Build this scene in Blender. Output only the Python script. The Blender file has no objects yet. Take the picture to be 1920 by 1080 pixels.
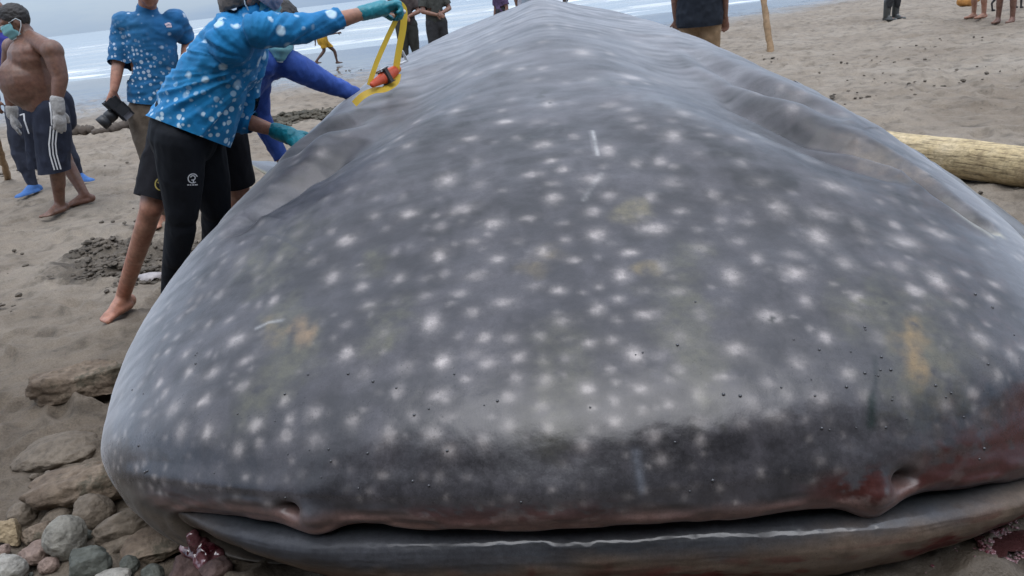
import bpy, bmesh, math, random
import numpy as np
from mathutils import Vector, Matrix, Quaternion

scene = bpy.context.scene
COL = scene.collection
R_ = math.radians

# ------------------------------------------------------------------ camera
CAM_H = 1.40
cam_d = bpy.data.cameras.new('camera'); cam = bpy.data.objects.new('camera', cam_d); COL.objects.link(cam)
cam_d.sensor_width = 36.0; cam_d.lens = 36.0*1420/1920
cam_d.clip_start = 0.05; cam_d.clip_end = 9000
roll = math.atan(0.1165); pitch = math.atan(572*math.cos(roll)/1420)
cam.location = (0, 0, CAM_H)
cam.rotation_mode = 'QUATERNION'
fwd = Vector((0, math.cos(pitch), -math.sin(pitch))); r0 = Vector((1, 0, 0)); u0 = r0.cross(fwd)
rt = r0*math.cos(roll)-u0*math.sin(roll); up = u0*math.cos(roll)+r0*math.sin(roll)
cam.rotation_quaternion = Matrix((rt, up, -fwd)).transposed().to_quaternion()
scene.camera = cam

# ------------------------------------------------------------------ daylight: overcast sky and a very soft sun
SUN_EL, SUN_AZ = 72.0, 170.0           # azimuth from +Y (the sea) towards +X
world = bpy.data.worlds.new('World'); scene.world = world; world.use_nodes = True
wn = world.node_tree.nodes; wl = world.node_tree.links; wn.clear()
wout = wn.new('ShaderNodeOutputWorld'); wbg = wn.new('ShaderNodeBackground')
sky = wn.new('ShaderNodeTexSky'); sky.sky_type = 'NISHITA'; sky.sun_disc = False
sky.sun_elevation = R_(SUN_EL); sky.sun_rotation = R_(SUN_AZ); sky.air_density = 1.0; sky.dust_density = 2.0; sky.ozone_density = 1.0
tco = wn.new('ShaderNodeTexCoord'); mp = wn.new('ShaderNodeMapping'); mp.inputs['Scale'].default_value = (1.2, 1.2, 7.0)
cl = wn.new('ShaderNodeTexNoise'); cl.inputs['Scale'].default_value = 2.3; cl.inputs['Detail'].default_value = 6; cl.inputs['Roughness'].default_value = 0.55
cr = wn.new('ShaderNodeValToRGB'); cr.color_ramp.elements[0].position = 0.36; cr.color_ramp.elements[1].position = 0.66
cr.color_ramp.elements[0].color = (4.6, 7.2, 11.8, 1); cr.color_ramp.elements[1].color = (8.2, 10.2, 12.8, 1)
mx = wn.new('ShaderNodeMixRGB'); mx.inputs[0].default_value = 0.85
wl.new(tco.outputs['Generated'], mp.inputs['Vector']); wl.new(mp.outputs[0], cl.inputs['Vector']); wl.new(cl.outputs['Fac'], cr.inputs[0])
wl.new(sky.outputs[0], mx.inputs[1]); 
wsp = wn.new('ShaderNodeSeparateXYZ'); wl.new(tco.outputs['Generated'], wsp.inputs[0])      # overcast sky: zenith about three times the horizon
wma = wn.new('ShaderNodeMath'); wma.operation = 'MULTIPLY_ADD'; wma.use_clamp = True; wma.inputs[1].default_value = 0.72; wma.inputs[2].default_value = 0.30
wl.new(wsp.outputs['Z'], wma.inputs[0]); wmu = wn.new('ShaderNodeMixRGB'); wmu.blend_type = 'MULTIPLY'; wmu.inputs[0].default_value = 1.0
cr2 = wn.new('ShaderNodeValToRGB'); cr2.color_ramp.elements[0].position = 0.34; cr2.color_ramp.elements[1].position = 0.68      # grey cloud deck overhead, bluer air low down
cr2.color_ramp.elements[0].color = (7.9, 8.9, 10.6, 1); cr2.color_ramp.elements[1].color = (11.0, 12.0, 13.7, 1); wl.new(cl.outputs['Fac'], cr2.inputs[0])
wmr = wn.new('ShaderNodeMapRange'); wmr.interpolation_type = 'SMOOTHSTEP'; wmr.inputs[1].default_value = 0.05; wmr.inputs[2].default_value = 0.40; wl.new(wsp.outputs['Z'], wmr.inputs[0])
wm2 = wn.new('ShaderNodeMixRGB'); wl.new(wmr.outputs[0], wm2.inputs[0]); wl.new(cr.outputs[0], wm2.inputs[1]); wl.new(cr2.outputs[0], wm2.inputs[2])
wl.new(wm2.outputs[0], wmu.inputs[1]); wl.new(wma.outputs[0], wmu.inputs[2]); wl.new(wmu.outputs[0], mx.inputs[2]); wl.new(mx.outputs[0], wbg.inputs['Color'])
wbg.inputs['Strength'].default_value = 0.10
wl.new(wbg.outputs[0], wout.inputs['Surface'])

sun_d = bpy.data.lights.new('sun', 'SUN'); sun_d.energy = 0.8; sun_d.angle = R_(50); sun_d.color = (1.0, 0.98, 0.96)
sun = bpy.data.objects.new('sun', sun_d); COL.objects.link(sun)
sd = Vector((math.sin(R_(SUN_AZ))*math.cos(R_(SUN_EL)), math.cos(R_(SUN_AZ))*math.cos(R_(SUN_EL)), math.sin(R_(SUN_EL))))
sun.rotation_euler = sd.to_track_quat('Z', 'Y').to_euler()
sun.location = sd*30

scene.view_settings.view_transform = 'Standard'; scene.view_settings.look = 'None'
scene.view_settings.gamma = 1.0; scene.view_settings.use_curve_mapping = False
scene.view_settings.exposure = 0.93

# ------------------------------------------------------------------ helpers
RNG = np.random.default_rng(11)
def _hash(ix, iy, iz):
    n = (ix*374761393 + iy*668265263 + iz*2147483647*3 + 1274126177) & 0xFFFFFFFF
    n = ((n ^ (n >> 13))*1274126177) & 0xFFFFFFFF
    n = ((n ^ (n >> 16))*2246822519) & 0xFFFFFFFF
    n = n ^ (n >> 15)
    return (n & 0xFFFF)/32767.5-1.0
def vnoise(x, y, z=0.0, seed=0):
    """smooth value noise in -1..1"""
    x = np.asarray(x, float); y = np.asarray(y, float); z = np.zeros_like(x)+z
    xi = np.floor(x).astype(np.int64); yi = np.floor(y).astype(np.int64); zi = np.floor(z).astype(np.int64)
    fx, fy, fz = x-xi, y-yi, z-zi
    fx = fx*fx*fx*(fx*(fx*6-15)+10); fy = fy*fy*fy*(fy*(fy*6-15)+10); fz = fz*fz*fz*(fz*(fz*6-15)+10)
    zi = zi+seed*101
    def L(a, b, t): return a+(b-a)*t
    c = [[[_hash(xi+i, yi+j, zi+k) for k in (0, 1)] for j in (0, 1)] for i in (0, 1)]
    return L(L(L(c[0][0][0], c[1][0][0], fx), L(c[0][1][0], c[1][1][0], fx), fy),
             L(L(c[0][0][1], c[1][0][1], fx), L(c[0][1][1], c[1][1][1], fx), fy), fz)
def fbm(x, y, z=0.0, oct=4, seed=0, gain=0.5):
    s = 0; a = 1.0; n = 0; f_ = 1.0
    for o in range(oct):
        s = s+a*vnoise(x*f_+o*17.3, y*f_+o*7.7, z*f_, seed+o); n += a; a *= gain; f_ *= 2.03
    return s/n
def sstep(a, b, x):
    t = np.clip((x-a)/(b-a), 0, 1); return t*t*(3-2*t)

def tag(o, label=None, cat=None, group=None, kind=None):
    if label: o['label'] = label
    if cat: o['category'] = cat
    if group: o['group'] = group
    if kind: o['kind'] = kind
    return o
def link(o, parent=None):
    COL.objects.link(o)
    if parent is not None: o.parent = parent
    return o
def empty(name, loc=(0, 0, 0), parent=None):
    o = bpy.data.objects.new(name, None); o.empty_display_size = 0.1; o.location = loc
    return link(o, parent)
def mesh_obj(name, verts, faces, mat=None, parent=None, smooth=True, loc=(0, 0, 0)):
    me = bpy.data.meshes.new(name)
    v = np.asarray(verts, dtype=np.float32)
    if isinstance(faces, np.ndarray):
        me.vertices.add(len(v)); me.vertices.foreach_set('co', v.ravel())
        k = faces.shape[1]; me.loops.add(faces.size); me.polygons.add(len(faces))
        me.loops.foreach_set('vertex_index', faces.ravel().astype(np.int32))
        me.polygons.foreach_set('loop_start', np.arange(0, faces.size, k, dtype=np.int32))
        me.polygons.foreach_set('loop_total', np.full(len(faces), k, dtype=np.int32))
        me.update(calc_edges=True)
    else:
        me.from_pydata([tuple(p) for p in v.tolist()], [], faces)
    if smooth: me.polygons.foreach_set('use_smooth', [True]*len(me.polygons))
    if mat: me.materials.append(mat)
    o = bpy.data.objects.new(name, me); o.location = loc
    return link(o, parent)
def grid_faces(nr, nc):
    i = np.arange(nr*nc).reshape(nr, nc)
    return np.stack([i[:-1, :-1].ravel(), i[:-1, 1:].ravel(), i[1:, 1:].ravel(), i[1:, :-1].ravel()], 1)
def set_color(o, rgb, name='col'):
    me = o.data; a = me.color_attributes.new(name, 'FLOAT_COLOR', 'POINT')
    c = np.ones((len(me.vertices), 4), np.float32); c[:, :3] = rgb
    a.data.foreach_set('color', c.ravel())
def set_float(o, val, name):
    a = o.data.attributes.new(name, 'FLOAT', 'POINT'); a.data.foreach_set('value', np.asarray(val, np.float32).ravel())

class NT:
    """tiny node-tree helper"""
    def __init__(s, name):
        s.m = bpy.data.materials.new(name); s.m.use_nodes = True
        s.n = s.m.node_tree.nodes; s.l = s.m.node_tree.links
        s.b = s.n['Principled BSDF']
    def add(s, t, **kw):
        n = s.n.new(t)
        for k, v in kw.items(): setattr(n, k, v)
        return n
    def co(s, kind='Object', scale=(1, 1, 1)):
        c = s.add('ShaderNodeTexCoord'); m = s.add('ShaderNodeMapping'); m.inputs['Scale'].default_value = scale
        s.l.new(c.outputs[kind], m.inputs['Vector']); return m.outputs[0]
    def noise(s, vec, scale, detail=4, rough=0.55, dist=0.0):
        n = s.add('ShaderNodeTexNoise'); n.inputs['Scale'].default_value = scale; n.inputs['Detail'].default_value = detail
        n.inputs['Roughness'].default_value = rough; n.inputs['Distortion'].default_value = dist
        s.l.new(vec, n.inputs['Vector']); return n.outputs['Fac']
    def ramp(s, fac, stops):
        r = s.add('ShaderNodeValToRGB'); e = r.color_ramp.elements
        while len(e) < len(stops): e.new(0.5)
        for i, (p, c) in enumerate(stops):
            e[i].position = p; e[i].color = (c, c, c, 1) if not hasattr(c, '__len__') else (*c, 1)
        s.l.new(fac, r.inputs[0]); return r.outputs[0]
    def mix(s, fac, a, b, mode='MIX'):
        m = s.add('ShaderNodeMixRGB', blend_type=mode)
        for i, x in zip((0, 1, 2), (fac, a, b)):
            if isinstance(x, (int, float)): m.inputs[i].default_value = x if i == 0 else (x, x, x, 1)
            elif isinstance(x, tuple): m.inputs[i].default_value = (*x[:3], 1)
            else: s.l.new(x, m.inputs[i])
        return m.outputs[0]
    def math(s, op, a, b=0.0, clamp=False):
        m = s.add('ShaderNodeMath', operation=op, use_clamp=clamp)
        for i, x in zip((0, 1), (a, b)):
            if isinstance(x, (int, float)): m.inputs[i].default_value = x
            else: s.l.new(x, m.inputs[i])
        return m.outputs[0]
    def attr(s, name, out='Color'):
        a = s.add('ShaderNodeAttribute', attribute_name=name); return a.outputs[out]
    def bump(s, h, strength=0.3, dist=0.01):
        b = s.add('ShaderNodeBump'); b.inputs['Strength'].default_value = strength; b.inputs['Distance'].default_value = dist
        s.l.new(h, b.inputs['Height']); s.l.new(b.outputs[0], s.b.inputs['Normal'])
    def set(s, **kw):
        for k, x in kw.items():
            i = s.b.inputs[k.replace('_', ' ')]
            if hasattr(x, 'is_linked') or hasattr(x, 'links'): s.l.new(x, i)
            elif isinstance(x, tuple): i.default_value = (*x, 1) if len(i.default_value) == 4 else x
            else: i.default_value = x
        return s
def simple_mat(name, col, rough=0.6, var=0.25, scale=12.0, bump=0.0, bscale=60.0, **kw):
    t = NT(name); v = t.co('Object'); n = t.noise(v, scale, 5)
    c = t.mix(1.0, tuple(col), t.ramp(n, [(0.25, 1-var), (0.75, 1+var)]), 'MULTIPLY')
    t.set(Base_Color=c, Roughness=rough, **kw)
    if bump: t.bump(t.noise(v, bscale, 5), bump, 0.01)
    return t.m

# ------------------------------------------------------------------ whale shark
# local frame: x across, y back along the body from the front of the upper lip, z up
SH_O = (0.12, 1.36); SH_YAW = math.radians(4.0)
def pchip(xs, ys, x):
    xs = np.asarray(xs, float); ys = np.asarray(ys, float); x = np.clip(x, xs[0], xs[-1])
    h_ = np.diff(xs); d = np.diff(ys)/h_; m = np.zeros_like(ys)
    m[0] = d[0]; m[-1] = d[-1]
    for i in range(1, len(xs)-1):
        if d[i-1]*d[i] > 0:
            w1 = 2*h_[i]+h_[i-1]; w2 = h_[i]+2*h_[i-1]
            m[i] = (w1+w2)/(w1/d[i-1]+w2/d[i])
    k = np.clip(np.searchsorted(xs, x, side='right')-1, 0, len(xs)-2)
    t = (x-xs[k])/h_[k]
    return ((1+2*t)*(1-t)**2*ys[k] + t*(1-t)**2*h_[k]*m[k] + t*t*(3-2*t)*ys[k+1] + t*t*(t-1)*h_[k]*m[k+1])
ST = np.array([
 # v     yc     bow    w     zc     zw    wb    zb   ex    ez
 [0.00, 0.16,  0.20, 1.06, 0.250, 0.10, 0.78, -.05, 1.0, 0.8],
 [0.03, 0.035, 0.25, 1.11, 0.248, 0.10, 0.80, -.05, 1.0, 0.8],
 [0.045,0.005, 0.27, 1.15, 0.259, 0.110, 0.82, -.05, 1.0, 0.8],
 [0.08, -.018, 0.31, 1.22, 0.306, 0.148,0.88, -.05, 1.0, 0.87],
 [0.12, -.010, 0.36, 1.30, 0.362, 0.190,0.95, -.05, 0.98, 1.0],
 [0.16, 0.028, 0.385, 1.36, 0.424, 0.22, 1.04, -.05, 0.96, 1.0],
 [0.20, 0.080,  0.39, 1.41, 0.486, 0.24, 1.14, -.05, 0.94, 1.0],
 [0.27, 0.270,  0.385, 1.48, 0.594, 0.26, 1.27, -.05, 0.92, 1.0],
 [0.36, 0.62,  0.34, 1.56, 0.715, 0.28, 1.42, -.05, 0.90, 1.0],
 [0.46, 1.02,  0.26, 1.60, 0.865, 0.29, 1.50, -.05, 0.92, 1.05],
 [0.56, 1.55,  0.18, 1.62, 1.010, 0.29, 1.55, -.05, 0.94, 1.15],
 [0.66, 2.25,  0.10, 1.64, 1.130, 0.28, 1.58, -.05, 0.96, 1.25],
 [0.75, 3.10,  0.04, 1.66, 1.215, 0.28, 1.58, -.05, 0.98, 1.32],
 [0.82, 4.00,  0.0,  1.56, 1.245, 0.28, 1.46, -.05, 1.0, 1.35],
 [0.88, 5.20,  0.0,  1.25, 1.080, 0.28, 1.15, -.05, 1.0, 1.3],
 [0.94, 7.00,  0.0,  0.72, 0.720, 0.22, 0.62, -.05, 1.0, 1.1],
 [1.00, 9.20,  0.0,  0.20, 0.330, 0.14, 0.16, -.02, 1.0, 1.0],
])
def shark_base(u, v):
    c = [pchip(ST[:,0], ST[:,k], v) for k in range(1, 10)]
    yc, bow, w, zc, zw, wb, zb, ex, ez = c
    au = np.abs(u); sg = np.sign(u)
    th = np.clip(au/0.8, 0, 1)*math.pi/2
    sn = np.sin(th); cs = np.maximum(np.cos(th), 0)
    t = np.clip((au-0.8)/0.2, 0, 1)*math.pi/2
    dx = np.where(au <= 0.8, w*sn**ex, wb+(w-wb)*np.cos(t))
    z = np.where(au <= 0.8, zw+(zc-zw)*cs**ez, zw-(zw-zb)*np.sin(t))
    r = np.where(au <= 0.8, dx/w, 1.0)
    y = yc + bow*r**2.2
    return sg*dx, y, z
def shark_geo(u, v):
    x, y, z = shark_base(u, v)
    # low ridge down the middle of the back, dished snout top
    body = sstep_(0.55, 0.8, v)
    z = z + body*0.045*np.exp(-(x/0.16)**2) - sstep_(0.50, 0.62, v)*(1-sstep_(0.74, 0.86, v))*0.035*np.exp(-((np.abs(x)-0.45)/0.22)**2)
    # nasal lobes hanging over the mouth
    x = np.where(x > 0, x*(1-0.05*sstep_(0.58, 0.70, v)-0.065*sstep_(0.66, 0.80, v)), x)
    x = np.where(x > 0, x*(1+0.075*(1-sstep_(0.05, 0.14, v))), x)
    lipw = 1-sstep_(0.05, 0.115, v)
    z = z - (1-sstep_(0.06, 0.2, v))*0.036*x
    z = z + lipw*(-0.019*np.exp(-((x+0.665)/0.060)**2) - 0.029*np.exp(-((x-0.635)/0.056)**2))
    z = z + lipw*(0.010*np.exp(-((x+0.50)/0.09)**2) + 0.010*np.exp(-((x-0.45)/0.12)**2) + 0.010*np.exp(-((x-0.76)/0.06)**2))
    y = y - lipw*0.014*(np.exp(-((x+0.665)/0.08)**2) + np.exp(-((x-0.635)/0.08)**2))
    return x, y, z
def sstep_(a, b, x):
    t = np.clip((x-a)/(b-a), 0, 1); return t*t*(3-2*t)
def to_world(x, y, z):
    c, s = math.cos(SH_YAW), math.sin(SH_YAW)
    return SH_O[0]+c*x+s*y, SH_O[1]-s*x+c*y, z
#ENDGEO

NU, NV = 760, 700
_vv = np.concatenate([np.linspace(0, 0.05, 60, endpoint=False), np.linspace(0.05, 0.24, 200, endpoint=False),
                      np.linspace(0.24, 0.55, 260, endpoint=False), np.linspace(0.55, 0.84, 140, endpoint=False), np.linspace(0.84, 1.0, 40)])
_uu = np.linspace(-1, 1, NU)
U_, V_ = np.meshgrid(_uu, _vv)
SX, SY, SZ = shark_geo(U_, V_)
def s_normals(x, y, z):
    P = np.stack([x, y, z], -1)
    n = np.cross(np.gradient(P, axis=1), np.gradient(P, axis=0))
    return n/np.maximum(np.linalg.norm(n, axis=-1, keepdims=True), 1e-9)
SN = s_normals(SX, SY, SZ)
if SN[350, 380, 2] < 0: SN = -SN
DISP = np.zeros_like(SX)
def uv_pts(line, n=40):
    line = np.array(line, float); k = np.linspace(0, len(line)-1, n)
    u = np.interp(k, np.arange(len(line)), line[:, 0]); v = np.interp(k, np.arange(len(line)), line[:, 1])
    return np.stack(shark_geo(u, v), -1)
def dist_line(pts, mg=0.40):
    """distance of every skin vertex to a polyline (and parameter along it)"""
    P = np.stack([SX, SY, SZ], -1); lo = pts.min(0)-mg; hi = pts.max(0)+mg
    m = ((P > lo) & (P < hi)).all(-1); d = np.full(SX.shape, 9.0); tt = np.zeros(SX.shape)
    Q = P[m]; best = np.full(len(Q), 9.0); bt = np.zeros(len(Q)); n = len(pts)
    for i in range(n-1):
        a, b = pts[i], pts[i+1]; ab = b-a; t = np.clip(((Q-a)@ab)/max(ab@ab, 1e-9), 0, 1)
        dd = np.linalg.norm(Q-(a+t[:, None]*ab), axis=1); k = dd < best
        best[k] = dd[k]; bt[k] = (i+t[k])/(n-1)
    d[m] = best; tt[m] = bt
    return d, tt
FOLDS = [
 ([(0.3400, 0.5021), (0.3900, 0.4675), (0.4200, 0.4147), (0.4600, 0.3871), (0.5025, 0.3689)], 0.045, 0.032),
 ([(0.2200, 0.6787), (0.2350, 0.6354), (0.2500, 0.5983), (0.2800, 0.5744), (0.3175, 0.5574), (0.3575, 0.5323)], 0.050, 0.045),
 ([(0.2100, 0.6178), (0.2200, 0.5612), (0.2525, 0.5361), (0.2900, 0.5078), (0.3400, 0.4908), (0.3900, 0.4675)], 0.050, 0.045),
 ([(0.2200, 0.5210), (0.2575, 0.4990), (0.2975, 0.4776), (0.3425, 0.4531), (0.3800, 0.4254)], 0.028, 0.045),
 ([(-0.2350, 0.6178), (-0.2650, 0.6039), (-0.3100, 0.6033), (-0.3375, 0.5933), (-0.3600, 0.5725)], 0.050, 0.06),
 ([(-0.2400, 0.5725), (-0.2650, 0.5511), (-0.2875, 0.5342), (-0.3200, 0.5222), (-0.3450, 0.5015), (-0.3750, 0.4789), (-0.3975, 0.4550)], 0.060, 0.06),
 ([(-0.1750, 0.6850), (-0.1975, 0.6052), (-0.2375, 0.5480), (-0.2975, 0.5141), (-0.3575, 0.4738)], 0.070, 0.18),
 ([(0.1825, 0.7051), (0.1850, 0.6021), (0.2250, 0.5310), (0.2925, 0.4789), (0.3700, 0.4449)], 0.075, 0.18),
]
for ln, dep, wd in FOLDS:
    d, t = dist_line(uv_pts(ln), 0.3+wd*5); e = np.sin(np.pi*np.clip(t, 0, 1))**0.7*0.9
    DISP += e*dep*(-np.exp(-(d/wd)**2) + 0.22*np.exp(-((d-wd*2.1)/(wd*1.0))**2))
# long soft undulations of the sagging skin, stronger behind the head
_b = sstep(0.40, 0.62, V_)
DISP += _b*0.010*fbm(SX*2.2, SY*0.9, SZ*2.2, 3, seed=5) + 0.006*fbm(SX*3, SY*3, SZ*3, 3, seed=8)*sstep(0.08, 0.16, V_)
DISP += 0.0022*fbm(SX*14, SY*14, SZ*14, 3, seed=21)
_rip = np.sin(6.283*(np.abs(SX)*6.5+0.9*fbm(SX*1.5, SY*1.2, 0, 3, seed=23)-0.5*SY))*sstep(0.46, 0.60, V_)*(1-sstep(0.76, 0.84, V_))*sstep(0.16, 0.30, np.abs(U_))*(1-sstep(0.62, 0.75, np.abs(U_)))
DISP += 0.0065*_rip*(0.6+0.8*fbm(SX*2, SY*1.5, 0, 2, seed=24))
# chin folds and wrinkles near the lip
DISP += (1-sstep(0.07, 0.12, V_))*0.004*vnoise(SX*16, V_*60, 0, 4)
# nostrils, outboard of the lobes
for px_, vv_, hx, hv in ((-0.712, 0.088, 0.024, 0.012), (0.705, 0.092, 0.028, 0.013)):
    DISP -= 0.05*np.exp(-((SX-px_)/hx)**2-((V_-vv_)/hv)**2)
    DISP += 0.012*np.exp(-((SX-px_*0.91)/0.04)**2-((V_-vv_+0.004)/0.02)**2)
SX = SX+SN[..., 0]*DISP; SY = SY+SN[..., 1]*DISP; SZ = SZ+SN[..., 2]*DISP

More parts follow.
